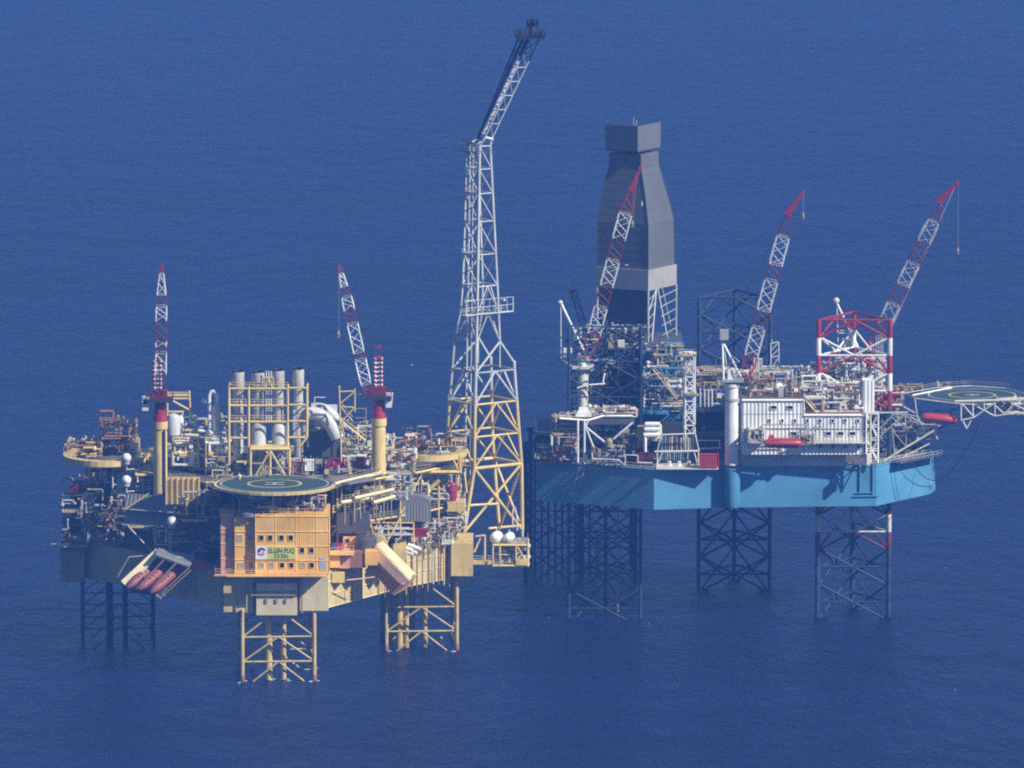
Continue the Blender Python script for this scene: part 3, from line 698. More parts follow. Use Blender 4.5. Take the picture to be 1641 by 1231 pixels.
# curved silver duct and boxy casing beside the last stack
du = Thing('curved_duct', 'large silver insulated duct curving down right of the exhaust stacks', 'duct', (X(515, 22), 22, ZT))
def bez(ps, n=14):
    out = []
    for k in range(n + 1):
        t = k / n; q = [Vector(p) for p in ps]
        while len(q) > 1: q = [a.lerp(b, t) for a, b in zip(q, q[1:])]
        out.append(q[0])
    return out
def sweep(pts, r, n=12):
    rings = []
    for i, p in enumerate(pts):
        d = (pts[min(i + 1, len(pts) - 1)] - pts[max(i - 1, 0)]).normalized(); u = d.cross(V(0, 1, .01)).normalized(); w = d.cross(u)
        rr = r(i / (len(pts) - 1)) if callable(r) else r
        rings.append([p + (u * math.cos(2 * math.pi * k / n) + w * math.sin(2 * math.pi * k / n)) * rr for k in range(n)])
    return MB().loft(rings)
du.part('duct', sweep(bez([P(492, 664, 20), P(512, 658, 20), P(528, 672, 20), P(541, 702, 20)]), 1.55), 'lgrey', smooth=True)
du.part('duct', sweep(bez([P(500, 655, 27), P(520, 650, 27), P(536, 664, 27), P(548, 690, 27)]), 1.3), 'lgrey', smooth=True)
x0_, x1_, z0_, z1_ = bxs(470, 490, 700, 655, 22); du.part('casing', MB().box((x0_, 20, z0_), (x1_, 27, z1_)), 'grey')
x0_, x1_, z0_, z1_ = bxs(496, 546, 738, 690, 24); du.part('turbine_enclosure', MB().box((x0_, 22, z0_), (x1_, 32, z1_)), 'darkeq')
x0_, x1_, z0_, z1_ = bxs(505, 540, 690, 652, 30); du.part('intake_box', MB().box((x0_, 28, z0_), (x1_, 34, z1_)), 'lgrey')
du.bar('lamp_arm', P(504, 637, 30), P(522, 637, 30), .12, 'lgrey', 4); du.bar('lamp_arm', P(504, 637, 30), P(504, 650, 30), .12, 'lgrey', 4)
# yellow stair tower
st = Thing('stair_tower', 'yellow braced stair tower between the curved duct and the right crane', 'stair tower', (X(560, 16), 16, ZT))
def sb(x0, y0, x1, y1, Y=15, r=.2, m='cream', nm='beam'): st.bar(nm, P(x0, y0, Y), P(x1, y1, Y), r, m, 6)
for Y in (14.5, 19):
    for a in ((543.5, 618, 547, 740), (568.5, 623, 568.5, 660), (544, 628, 568, 627), (545, 652, 568, 653), (546, 646, 568, 628), (548, 675, 568, 653)): sb(*a, Y=Y, nm='column' if abs(a[0] - a[2]) < 4 else 'brace')
for a in ((568, 633, 587, 630), (569, 647, 587, 647), (569, 655, 587, 655), (569, 670, 587, 670), (586.5, 632, 586.5, 705), (573, 688, 587, 688)): sb(*a, Y=17, r=.12, m='khaki')
st.part('stair_flight', MB().stair(P(549, 676, 14), P(586, 706, 14), 1.6), 'cream'); st.part('stair_flight', MB().stair(P(546, 652, 15), P(565, 675, 15), 1.2), 'khaki')
sb(547, 676, 554, 712, r=.16)
# yellow gantry, tall vessel and U-pipe left of the stacks
ga = Thing('deck_gantry', 'yellow braced gantry frame just right of the left crane', 'gantry', (X(285, 26), 26, ZT))
for Y in (23, 29):
    for a in ((268, 628, 268, 680), (303, 626, 306, 680), (268, 634, 303, 634), (268, 639, 303, 639), (270, 639, 303, 657), (268, 660, 295, 660)): ga.bar('beam', P(a[0], a[1], Y), P(a[2], a[3], Y), .25, 'cream', 6)
A = P(268, 634, 23); ga.part('top_grating', MB().box((A.x, 23, A.z - .1), (X(303, 23), 29, A.z + .1)), 'khaki')
vs = Thing('contactor_vessel', 'tall pale grey domed vessel under the yellow gantry beside the left crane', 'vessel', (X(281, 22), 22, ZT))
A = P(278, 702, 22); vs.part('shell', MB().revolve(A, (0, 0, 1), [(0, .8), (.8, 1.6), (4.6, 1.6), (5.4, 1.2), (5.8, .2)], 18), 'lgrey', smooth=True)
A = P(288, 702, 24); vs.part('shell', MB().revolve(A, (0, 0, 1), [(0, .6), (.8, 1.2), (4.6, 1.2), (5.3, .8), (5.6, .2)], 18), 'lgrey', smooth=True)
up = Thing('looped_pipe', 'white pipe bent in an upside-down U beside a slim vertical vessel', 'pipe', (X(342, 20), 20, ZT))
pts = [P(335.5, 700, 20), P(335.5, 636, 20)] + bez([P(335.5, 634, 20), P(337, 624, 20), P(346, 624, 20), P(348, 636, 20)], 6) + [P(348, 645, 20)]
up.part('pipe', MB().path(pts, .38, 8), 'white', smooth=True)
A = P(347, 700, 21); up.part('slim_vessel', MB().revolve(A, (0, 0, 1), [(0, .5), (.5, .95), (6.6, .95), (7.6, .5), (7.8, .1)], 14), 'lgrey', smooth=True)
up.part('pipe', MB().path([P(318, 690, 19), P(338, 692, 19), P(341, 700, 19)], .35, 8), 'white', smooth=True); up.part('pipe', MB().path([P(296, 697, 18), P(318, 698, 18)], .35, 8), 'dirtywhite', smooth=True)
up.part('junction_box', MB().box(P(323, 646, 21), P(331, 639, 22.5)), 'white')
# process skids with decks between crane and stacks
for i, (x0, x1, yb, yt, Y, lab) in enumerate(((277, 318, 748, 702, 20, 'cream-framed pipe rack beside the left crane pedestal, filled with small valves'), (330, 367, 762, 702, 17, 'cream-framed pipe rack left of the exhaust stacks with stacked white piping'))):
    a0, a1, b0, b1 = bxs(x0, x1, yb, yt, Y); t = Thing('pipe_rack', lab, 'pipe rack', (a0, Y, b0))
    frame(t, a0, a1, Y, Y + 7, [b0, b0 + (b1 - b0) * .5, b1], 2, 1, 'cream', r=.17, rail=False)
    pipework(t, a0, a1, Y - .2, Y + 6, b0, b1, 50, 400 + i, ('dirtywhite', 'lgrey', 'cream', 'white'))
# ------------------------------------------------------------------ cranes of the platform
def ped_crane(pxc, Y, ytop, ybot, pbase, ptip, secs, bw, label, cabx, mastx, pedr=1.6, slot=True, matbase='cream'):
    A = P(pxc, ytop, Y); B = P(pxc, ybot, Y)
    t = Thing('pedestal_crane', label, 'crane', (A.x, Y, B.z), 'pedestal cranes')
    t.part('pedestal', MB().revolve((A.x, Y, B.z - 6), (0, 0, 1), [(0, pedr), (A.z - B.z + 3.4, pedr), (A.z - B.z + 4, pedr * .92), (A.z - B.z + 4.3, pedr * 1.12), (A.z - B.z + 6, pedr * 1.12)], 24), matbase, smooth=True)
    if slot: t.part('cable_slot', MB().box((A.x + pedr * .45, Y - pedr - .15, B.z + 2), (A.x + pedr * .8, Y - pedr * .6, A.z - 2)), 'dark')
    z = A.z
    t.part('slew_column', MB().revolve((A.x, Y, z), (0, 0, 1), [(0, pedr * 1.05), (1.5, pedr * .95), (1.6, pedr * .8), (5, pedr * .72)], 18), 'red', smooth=True)
    t.part('slew_platform', MB().box((A.x - 3, Y - 2.4, z + 4.6), (A.x + 3, Y + 2.4, z + 5.4)), 'dark'); t.part('railing', MB().rail([(A.x - 3, Y - 2.4, z + 5.4), (A.x + 3, Y - 2.4, z + 5.4), (A.x + 3, Y + 2.4, z + 5.4), (A.x - 3, Y + 2.4, z + 5.4)], closed=True), 'darkred')
    c = P(cabx, ytop, Y); c = V(c.x, Y, z)
    t.part('cab', MB().add([(c.x - .8, Y - 1.5, z + 2.6), (c.x + .6, Y - 1.5, z + 2.6), (c.x + .6, Y + .8, z + 2.6), (c.x - .8, Y + .8, z + 2.6), (c.x - .8, Y - 1.8, z + 5.8), (c.x + .9, Y - 1.8, z + 5.8), (c.x + .9, Y + .8, z + 5.8), (c.x - .8, Y + .8, z + 5.8)], [(3, 2, 1, 0), (4, 5, 6, 7), (0, 1, 5, 4), (1, 2, 6, 5), (2, 3, 7, 6), (3, 0, 4, 7)]), 'white')
    t.part('cab_window', MB().box((c.x - .5, Y - 1.78, z + 4.2), (c.x + .4, Y - 1.6, z + 5.4)), 'glass')
    t.part('machinery_house', MB().box((A.x - 1.7, Y - 1.4, z + 5.4), (A.x + 1.7, Y + 1.8, z + 7.2)), 'darkred')
    # striped mast
    m0 = V(X(mastx, Y), Y - .4, z + 7.0); n = 7
    for k in range(n):
        for dx in (-.75, .75):
            a = m0 + V(dx, 0, k * 1.02); t.bar('mast_stripe', a, a + V(0, 0, .62), .3, 'red', 6); t.bar('mast_stripe', a + V(0, 0, .62), a + V(0, 0, 1.02), .3, 'white', 6)
        t.bar('mast_rung', m0 + V(-.75, 0, k * 1.02 + .5), m0 + V(.75, 0, k * 1.02 + 1.0), .14, 'white', 4)
    top = m0 + V(0, 0, n * 1.02); t.bar('mast_head', top - V(.9, 0, 0), top + V(.9, 0, 0), .3, 'red')
    b = P(*pbase, Y - 1); e = P(*ptip, Y - 3)
    boom(t, b, e, bw, secs, rc=.13, rb=.08, step=2.0)
    for dx in (-.6, .6): t.bar('luffing_rope', top + V(dx, 0, 0), b.lerp(e, .93) + V(dx * .4, 0, 0), .035, 'dark', 4)
    t.bar('tip_mast', e, e + V(0, 0, 1.3), .08, 'darkred', 4)
    return t, b, e
ped_crane(256.5, 11, 675, 812, (257.5, 632), (259, 424), [(0, .16, 'darkred'), (.16, .32, 'white'), (.32, .37, 'darkred'), (.37, .41, 'white'), (.41, .57, 'darkred'), (.57, .68, 'white'), (.68, .77, 'darkred'), (.77, .93, 'white'), (.93, 1, 'red')],
          lambda t: (1.0 + t * 12 if t < .12 else (2.35 if t < .72 else 2.35 - (t - .72) * 7.0)), 'left pedestal crane with boom raised almost straight up beside the gantry', 234, 254)
ped_crane(607, 18, 670, 760, (590, 632), (544, 426), [(0, .08, 'red'), (.08, .27, 'white'), (.27, .33, 'darkred'), (.33, .55, 'white'), (.55, .66, 'darkred'), (.66, .76, 'white'), (.76, .84, 'darkred'), (.84, .94, 'white'), (.94, 1, 'red')],
          lambda t: (1.0 + t * 14 if t < .1 else (2.4 if t < .72 else 2.4 - (t - .72) * 7.0)), 'pedestal crane right of the yellow stair tower, boom leaning slightly left', 624, 607, slot=False)
fl = Thing('signal_flag', 'tiny red and white flag above the mast of the leaning crane', 'flag', P(605, 570, 18)); fl.bar('pole', P(605, 577, 18), P(603, 548, 18), .05, 'dark', 4)
fl.part('cloth', MB().box(P(601, 558, 18), P(611, 553, 18.1)), 'red')
# ------------------------------------------------------------------ deck cargo
def skid(px0, px1, yb, yt, Y, mat, lab, nm='deck_container', cat='container', dep=3, group=None):
    a0, a1, b0, b1 = bxs(px0, px1, yb, yt, Y); t = Thing(nm, lab, cat, ((a0 + a1) / 2, Y, b0), group)
    t.part('body', MB().box((a0 + .08, Y + .08, b0 + .1), (a1 - .08, Y + dep - .08, b1 - .08)), mat)
    mb = MB()
    for x in (a0, a1):
        for y in (Y, Y + dep): mb.tube((x, y, b0), (x, y, b1), .1, 4)
    for z in (b0 + .1, b1):
        mb.tube((a0, Y, z), (a1, Y, z), .1, 4); mb.tube((a0, Y, z), (a0, Y + dep, z), .1, 4); mb.tube((a1, Y, z), (a1, Y + dep, z), .1, 4)
    t.part('corner_frame', mb, mat); r = MB(); x = a0 + .5
    while x < a1 - .3: r.box((x, Y, b0 + .3), (x + .12, Y + .079, b1 - .3)); x += .5
    t.part('ribs', r, mat); return t
skid(521, 559, 757, 746, 15, 'magenta', 'low magenta cargo skid on the deck behind the helideck'); skid(527, 551, 746, 736, 17, 'magenta', 'magenta cabin stacked on the low magenta skid')
skid(571, 583, 750, 734, 20, 'magenta', 'upright magenta locker left of the right crane pedestal'); skid(489, 502, 755, 738, 12, 'white', 'white cabinet standing between the stack frame and magenta skid')
skid(466, 488, 758, 740, 13, 'brown', 'rusty brown skid at the foot of the stack frame')
skid(663, 683, 861, 849, 16, 'magenta', 'dark red container beside the pale steel rack on the hull deck'); skid(310, 331, 912, 902, -4, 'boatred', 'small red box container hanging left of the living quarters')
# magenta vessels
for i, (a, b, c, d, lab) in enumerate(((716, 732, 802, 769, 'tall dark magenta vessel beside the flare tower, upper one'), (719, 733, 845, 824, 'short dark magenta vessel beside the flare tower, lower one'))):
    a0, a1, b0, b1 = bxs(a, b, c, d, 36); t = Thing('pressure_vessel', lab, 'vessel', ((a0 + a1) / 2, 36, b0), 'magenta vessels'); rr = (a1 - a0) / 2
    t.part('shell', MB().revolve(((a0 + a1) / 2, 33, b0), (0, 0, 1), [(0, .3), (.3, rr * .8), (.8, rr), (b1 - b0 - .8, rr), (b1 - b0 - .3, rr * .8), (b1 - b0, .3)], 18), 'magenta', smooth=True)
    mb = MB()
    for z in (b0 + 1.0, (b0 + b1) / 2, b1 - 1): mb.cyl((a0 + a1) / 2, 33, z, z + .25, rr * 1.06, 18)
    t.part('band', mb, 'darkred')
# cream ribbed blast wall, grey louvred wall, tented shelter
a0, a1, b0, b1 = bxs(267, 319, 808, 765, 6); t = Thing('blast_wall', 'cream wall with bold upright ribs next to the left crane pedestal', 'wall', ((a0 + a1) / 2, 6, b0))
t.part('wall', MB().box((a0, 6, b0), (a1, 6.5, b1)), 'cream')
for k in range(7): x = a0 + (a1 - a0) * k / 6; t.part('rib', MB().box((x - .2, 5.4, b0), (x + .2, 5.998, b1)), 'cream')
for k in range(6): x = a0 + (a1 - a0) * (k + .5) / 6; t.part('groove', MB().box((x + .35, 5.85, b0), (x + .5, 5.999, b1 - .3)), 'brown')
t = Thing('louvred_wall', 'dark grey louvred cladding stepping out in sharp folds left of the dish', 'cladding wall', P(240, 843, 9))
zT = P(0, 795, 10).z
def corr(t, pa, pb, z0, z1, pitch, amp, mat, nm='cladding_sheet', slant=0):
    pa = V(*pa, 0); pb = V(*pb, 0); d = (pb - pa); Ln = d.length; d.normalize(); o = V(d.y, -d.x, 0); n = max(2, int(Ln / pitch)) * 2; top = []; bot = []
    for k in range(n + 1):
        p = pa + d * (Ln * k / n) + o * (amp if k % 2 else 0); bot.append(p + V(0, 0, z0) + o * slant); top.append(p + V(0, 0, z1))
    m = n + 1; mb = MB(); mb.add(bot + top, [(i, i + 1, m + i + 1, m + i) for i in range(n)])
    q = [v - o * .4 for v in bot] + [v - o * .4 for v in top]; mb.add(q, [(i + 1, i, m + i, m + i + 1) for i in range(n)])
    mb.add([top[0], top[-1], top[-1] - o * .4, top[0] - o * .4], [(0, 1, 2, 3)]); mb.add([bot[0], top[0], top[0] - o * .4, bot[0] - o * .4], [(0, 1, 2, 3)]); mb.add([bot[-1], top[-1], top[-1] - o * .4, bot[-1] - o * .4], [(3, 2, 1, 0)])
    return t.part(nm, mb, mat)
for (ya, yb, s0, s1) in ((795, 818, 0, 1.5), (818, 843, .2, 1.7)):
    za, zb_ = P(0, yb, 9).z, P(0, ya, 9).z
    corr(t, (X(203, 12), 13), (X(286, 9), 7), za, zb_, .9, .15, 'louver', slant=s1)
    t.bar('edge_beam', (X(196, 12), 11, za), (X(286, 8), 5, za), .18, 'grey', 4)
for a, b in (((205, 843), (245, 886)), ((245, 843), (249, 880)), ((200, 817), (240, 790)), ((207, 845), (258, 845))): t.bar('support_strut', P(*a, 8), P(*b, 8), .17, 'cream', 6)
t = Thing('shelter_tent', 'pale grey faceted shelter with light cage bars left of the helideck', 'shelter', P(327, 815, 6))
a0, a1, b0, b1 = bxs(315, 340, 812, 785, 6); xm_ = (a0 + a1) / 2
t.part('cover', MB().loft([[(a0, 6, b0), (a1, 6, b0), (a1, 10, b0), (a0, 10, b0)], [(a0 + .2, 6.2, b0 + 2.2), (a1 - .2, 6.2, b0 + 2.2), (a1 - .2, 9.8, b0 + 2.2), (a0 + .2, 9.8, b0 + 2.2)], [(xm_, 7, b1), (a1 - .8, 7, b1 - .4), (a1 - .8, 9, b1 - .4), (xm_, 9, b1)]]), 'louver')
mb = MB()
for k in range(5): x = a0 + (a1 - a0) * k / 4; mb.tube((x, 5.6, b0 - .5), (x, 5.6, b0 + 3.2), .07, 4)
for z in (b0, b0 + 1.5, b0 + 3.2): mb.tube((a0, 5.6, z), (a1, 5.6, z), .07, 4)
t.part('cage', mb, 'khaki')
# radomes / dishes
def radome(px, py, Y, r, lab, post=True, grp='white radomes of the left platform'):
    c = P(px, py, Y); t = Thing('radome', lab, 'radome', (c.x, Y, c.z - r * 1.6), grp)
    t.part('dome', MB().ball(c, r, 18), 'white', smooth=True)
    t.part('base_ring', MB().cyl(c.x, Y, c.z - r * 1.25, c.z - r * .75, r * .72, 14), 'grey')
    t.bar('post', (c.x, Y, c.z - r * 2.6), (c.x, Y, c.z - r * 1.2), .2, 'grey'); t.bar('arm', (c.x, Y, c.z - r * 2.4), (c.x + 3.6, Y + 2, c.z - r * 2.4), .16, 'grey'); return t
radome(202.5, 734, 12, 1.12, 'upper of the two white radomes on the left corner of the platform'); radome(202.5, 769.5, 12, 1.12, 'lower of the two white radomes on the left corner of the platform')
radome(275.5, 836, 2, 1.2, 'single white radome in front of the grey louvred wall')
# ------------------------------------------------------------------ lifeboats
def hullshape(t, c, ax, L, r, mat, up=V(0, 0, 1), nm='hull', prof=None):
    ax = Vector(ax).normalized(); s = ax.cross(up).normalized(); u = s.cross(ax); prof = prof or [(-.5, .12), (-.46, .55), (-.36, .9), (-.1, 1), (.2, 1), (.36, .8), (.46, .42), (.5, .08)]
    rings = [[Vector(c) + ax * (L * tt) + (s * math.cos(2 * math.pi * k / 12) + u * math.sin(2 * math.pi * k / 12) * (.95 if k < 6 else .8)) * r * kk for k in range(12)] for tt, kk in prof]
    return t.part(nm, MB().loft(rings), mat, smooth=True)
cr = Thing('lifeboat_cradle', 'tilted pale cradle hanging off the left side with slots for three red lifeboats', 'lifeboat cradle', P(250, 925, -2))
ax = (P(205, 945, -10) - P(268, 890, 0)).normalized()
for px, py in ((226, 912), (247, 922), (268, 934)): pass
boats = ((222, 924, -5), (240, 927, -6), (259, 930, -7))
for i, (px, py, Y) in enumerate(((229, 921, -3), (247, 924, -4), (266, 929, -5))):
    c = P(px, py, Y); t = Thing('lifeboat', ('upper left of the three red free-fall lifeboats in the tilted cradle', 'middle one of the three red free-fall lifeboats in the tilted cradle', 'lowest right one of the three red free-fall lifeboats in the tilted cradle')[i], 'lifeboat', c - V(0, 0, 2), 'free-fall lifeboats in the cradle')
    hullshape(t, c, ax, 11.5, 1.3, 'boatshade'); hullshape(t, c - ax * 3.2 + V(0, 0, 1.0), ax, 2.6, .8, 'boatshade', nm='helm_cabin')
    for s_ in (-.6, .6, 1.8): t.part('porthole', MB().ball(c + ax * s_ + V(.25, -1.1, .62), .2, 6), 'glass'); k = c + ax * 4.4
    t.part('fender_band', MB().tube(c - ax * 4.6 + V(0, -1.2, .1), c + ax * 3 + V(0, -1.2, .1), .1, 4), 'brown')
sd = V(ax.y, -ax.x, 0)
A = P(194, 932, -3); B = P(253, 880, 3); C = P(314, 890, -3); D = P(206, 946, -4)
def slab(a, b, c_, d, th=.4): # free quad with thickness
    a, b, c_, d = map(Vector, (a, b, c_, d)); n = (b - a).cross(d - a).normalized() * th; mb = MB(); mb.add([a, b, c_, d, a + n, b + n, c_ + n, d + n], [(3, 2, 1, 0), (4, 5, 6, 7), (0, 1, 5, 4), (1, 2, 6, 5), (2, 3, 7, 6), (3, 0, 4, 7)]); return mb
cr.part('side_wall', slab(P(194, 931, -5), P(250, 879, -1), P(257, 886, -2), P(206, 944, -6)), 'creampale')
cr.part('roof', slab(P(249, 889, -5), P(254, 878, -1), P(314, 890, -3), P(304, 908, -6)), 'louver', label='grey-green roof panel over the boat sterns')
cr.part('tray', slab(P(206, 946, -1), P(254, 896, 4), P(306, 912, 2), P(258, 957, -3), .3), 'dark')
for a, b in (((262, 948), (303, 910)), ((258, 957), (306, 914)), ((236, 948), (283, 902)), ((218, 944), (262, 898))): cr.bar('frame_rail', P(*a, -7.2), P(*b, -7.6), .17, 'khaki', 5)
for i, (px, py) in enumerate(((252, 955), (256, 958), (262, 953))): cr.part('release_gear', MB().ball(P(px, py, -6), .35, 6), 'dirtywhite')
for a, b in (((216, 947), (250, 905)), ((235, 953), (272, 908)), ((256, 957), (306, 912))): cr.bar('slide_rail', P(*a, -2), P(*b, 2), .2, 'khaki', 4)
for a, b in (((206, 893), (230, 891)), ((188, 925), (206, 893)), ((254, 958), (258, 950))): cr.bar('davit_arm', P(*a, 1), P(*b, 1), .14, 'grey', 4)
# right free-fall launcher
fr2 = Thing('lifeboat_launcher', 'sloping cream launch ramp housing with ribbed brown underside right of the living quarters', 'lifeboat launcher', P(630, 930, -2))
fr2.part('top_beam', slab(P(603, 872, -1), P(614, 867, 3), P(668, 921, -2), P(657, 929, -6), .9), 'creampale')
fr2.part('side_wall', slab(P(602, 875, -1.5), P(656, 931, -6.5), P(646, 939, -6), P(592, 887, -1), .5), 'pinkpale')
for k in range(17):
    t_ = k / 16; a = P(591, 888, -1).lerp(P(645, 940, -6), t_); b = P(581, 899, 0).lerp(P(629, 953, -5), t_); fr2.bar('rib', a, b, .17, 'brown', 5)
fr2.part('under_wall', slab(P(592, 888, .2), P(645, 940, -5), P(629, 953, -4), P(582, 899, 1), .3), 'pink')
fr2.part('end_frame', slab(P(646, 938, -6.5), P(667, 923, -4), P(652, 944, -5), P(630, 954, -6), .6), 'brown')
fr2.part('hood', slab(P(600, 855, 3), P(618, 862, 3), P(622, 876, 3), P(604, 874, 3), 1.5), 'cream')
x0_, x1_, z0_, z1_ = bxs(630, 651, 896, 873, 3); fr2.part('winch_house', MB().loft([[(x0_, 3, z0_), (x1_, 3, z0_), (x1_, 8, z0_), (x0_, 8, z0_)], [(x0_, 3, z1_ - .6), (x1_, 3, z1_), (x1_, 8, z1_), (x0_, 8, z1_ - .6)]]), 'cream')
t = Thing('storage_tank', 'blue-grey drum tank between the living quarters and the sloping launcher', 'tank', P(585, 886, -2))
a0, a1, b0, b1 = bxs(569, 604, 886, 860, 0); rr = (a1 - a0) / 2
t.part('shell', MB().revolve(((a0 + a1) / 2, 1.5, b0), (0, 0, 1), [(0, rr), (b1 - b0 - .5, rr), (b1 - b0, rr * .8), (b1 - b0 + .2, .2)], 22), 'darkeq', smooth=True); t.part('railing', MB().rail([((a0 + a1) / 2 + rr * math.cos(a), 1.5 + rr * math.sin(a), b1) for a in [k * .7854 for k in range(8)]], closed=True), 'brown')
t = Thing('orange_annex', 'row of low orange cabins and railed gangway right of the living quarters', 'cabin', P(560, 920, -4))
blk(t, 'cabin', 529, 545, 910, 889, -6, 6, 'orange'); blk(t, 'cabin', 545, 560, 911, 885, -5, 6, 'pink'); blk(t, 'cabin', 550, 576, 878, 860, 2, 5, 'orange'); blk(t, 'cabin', 585, 605, 906, 884, -5, 5, 'orange'); blk(t, 'cabin', 560, 586, 910, 886, -4.6, 5, 'brown')
blk(t, 'gangway', 529, 567, 890, 885, -7, 2, 'orangepale'); A = P(529, 887, -7); B = P(567, 883, -7); t.part('railing', MB().rail([A, B]), 'creampale')
for px, m in ((536, 'bluebox'), (541, 'magenta'), (546, 'magenta'), (532, 'dark')): a0, a1, b0, b1 = bxs(px - 3, px + 3, 884, 868, -4); t.part('drum', MB().cyl((a0 + a1) / 2, -3, b0, b1 - .5, .5, 10), m, smooth=True)
window(t, 557, 867, 2, .9, .9, 'glass', 'pink'); t.bar('gangway_pole', P(555, 930, -8), P(600, 925, -4), .16, 'pink')
blk(t, 'lower_cabin', 532, 552, 934, 918, -6, 5, 'cream')
t = Thing('pale_tower_block', 'cream plated tower block standing behind the drum tank', 'block', P(566, 858, 8)); blk(t, 'wall', 554, 568, 858, 816, 6, 4, 'creampale'); blk(t, 'side_wall', 568, 590, 858, 815, 7, 4, 'khaki'); 
a0, a1, b0, b1 = bxs(570, 592, 856, 816, 5); pipework(t, a0, a1, 5, 7, b0, b1, 22, 91, ('grey', 'khaki', 'dirtywhite'))
for i, (px, py) in enumerate(((655, 880), (661, 884), (667, 878), (661, 876), (655, 886))):
    c = P(px, py, 6); t = Thing('gas_bottle', ('upper left white gas bottle in the row beside the cream winch house', 'lower middle white gas bottle in the row beside the cream winch house', 'rightmost white gas bottle in the row beside the cream winch house', 'upper middle white gas bottle in the row beside the cream winch house', 'lower left white gas bottle in the row beside the cream winch house')[i], 'gas bottle', c - V(0, 0, .6), 'white gas bottles lying in a row'); t.part('shell', MB().revolve(c, (1, -.3, -.35), [(-1.3, .1), (-1.1, .5), (1.0, .5), (1.3, .1)], 10), 'white', smooth=True)
# grey shed with curved roof
t = Thing('equipment_shed', 'grey ribbed metal-clad shed with rounded roof below the right edge girders', 'shed', P(650, 832, 22))
a0, a1, b0, b1 = bxs(594, 632, 832, 797, 20); t.part('wall', MB().box((a0, 20.2, b0), (a1, 26, b1)), 'louver'); corr(t, (a0, 20), (a1, 20), b0, b1, .8, .14, 'louver')
a0, a1, b0, b1 = bxs(632, 690, 836, 794, 20); rings = []
for k in range(9):
    a = R(180 - 180 * k / 8); rings.append((math.cos(a), math.sin(a)))
prof = [(a0, b0)] + [((a0 + a1) / 2 + c_ * (a1 - a0) / 2, b1 - 2 + s_ * 2) for c_, s_ in rings] + [(a1, b0)]
t.part('wall', MB().loft([[(x, 20, z) for x, z in prof], [(x, 27, z) for x, z in prof]]), 'louver'); x = a0 + .4; mb = MB()
while x < a1 - .3: mb.box((x, 19.9, b0), (x + .12, 19.998, b1 - 2)); x += .7
t.part('cladding_ribs', mb, 'grey'); blk(t, 'hatch', 598, 611, 831, 824, 19.7, .3, 'dark')
# pale rack frame
t = Thing('storage_rack', 'rust-tinted open steel rack on the hull deck in front of the grey shed', 'rack', P(628, 868, 10))
for Y in (8, 13):
    for a in ((594, 838, 663, 838), (622, 838, 622, 866), (663, 838, 663, 880), (594, 838, 600, 868), (600, 848, 663, 848), (600, 858, 663, 857), (637, 866, 650, 852)): t.bar('beam', P(a[0], a[1], Y), P(a[2], a[3], Y), .17, 'orangepale' if a[1] == 838 else 'dirtywhite', 5)
for i, y in enumerate((848, 857)):
    for j in range(4):
        A = P(600, y, 8.5 + j * 1.2); B = P(662, y, 8.5 + j * 1.2); t.bar('stored_pipe', A + V(0, 0, .3), B + V(0, 0, .3), .16, 'lgrey')
# right deck steelwork between shed and flare tower
t = Thing('deck_truss', 'cream girders and struts carrying the round deck edge left of the flare tower', 'girder', P(700, 760, 30))
for a, r in (((660, 757, 737, 757), .5), ((661, 758, 661, 800), .2), ((737, 730, 737, 757), .3), ((727, 738, 735, 755), .22), ((742, 733, 738, 757), .22), ((680, 792, 704, 770), .45), ((663, 795, 690, 795), .18), ((744, 757, 748, 790), .25), ((610, 748, 660, 748), .2), ((622, 750, 622, 763), .15), ((622, 763, 660, 763), .15), ((625, 751, 640, 763), .12), ((640, 751, 625, 763), .12)): t.bar('girder', P(a[0], a[1], 28), P(a[2], a[3], 28), r, 'cream', 6 if r < .4 else 4)
A = P(660, 757, 28); t.part('floor_plate', MB().box((A.x, 28.6, A.z - .2), (X(737, 28), 38, A.z + .3)), 'deck')
blk(t, 'pump_base', 716, 745, 820, 805, 31, 6, 'cream')
for x0, x1, yb, yt, Y, seed in ((660, 718, 800, 762, 30, 1), (640, 720, 870, 838, 24, 2), (590, 660, 800, 760, 16, 3), (700, 745, 850, 800, 32, 4)):
    a0, a1, b0, b1 = bxs(x0, x1, yb, yt, Y); pipework(t, a0, a1, Y, Y + 5, b0, b1, 40, 500 + seed)
# ------------------------------------------------------------------ flare tower
ft = Thing('flare_tower', 'tall pale lattice flare tower with a bent top boom and sooty burner head', 'flare tower', P(790, 865, 40))
def interp(tab, y):
    if y <= tab[0][0]: return tab[0][1]
    for (a, p), (b, q) in zip(tab, tab[1:]):
        if y <= b: return p + (q - p) * (y - a) / (b - a)
    return tab[-1][1]
tabA = ((230, 769), (488, 765), (645, 761.6), (751, 760), (840, 744)); tabBn = ((230, 785.5), (460, 797), (551, 801)); tabBw = ((590, 823.5), (751, 835.5), (864, 838)); tabD = ((232, 749), (488, 741), (551, 729), (689, 718), (751, 716))
def tower_ring(y, tb, yy=38):
    a = interp(tabA, y); b = interp(tb, y); d = interp(tabD, y); z = P(a, y, yy).z
    Yb = yy + (b - a) * .1; Yd = yy + (a - d) * .204
    A = V(X(a, yy), yy, z); B = V(X(b, Yb), Yb, z); D = V(X(d, Yd), Yd, z); return [A, B, B + D - A, D]
lv = [235, 272, 311, 356, 409, 460, 504, 551]; rings = [tower_ring(y, tabBn) for y in lv]
def mtz(y): return 'lgrey' if y < 660 else 'cream'
for (ya, ru), (yb, rd) in zip(zip(lv, rings), zip(lv[1:], rings[1:])):
    for i in range(4): ft.bar('chord', rd[i], ru[i], .30 if i != 0 else .36, 'lgrey')
    kbay(ft, rd, ru, .15, 'lgrey', 'Z' if ya < 455 else 'K')
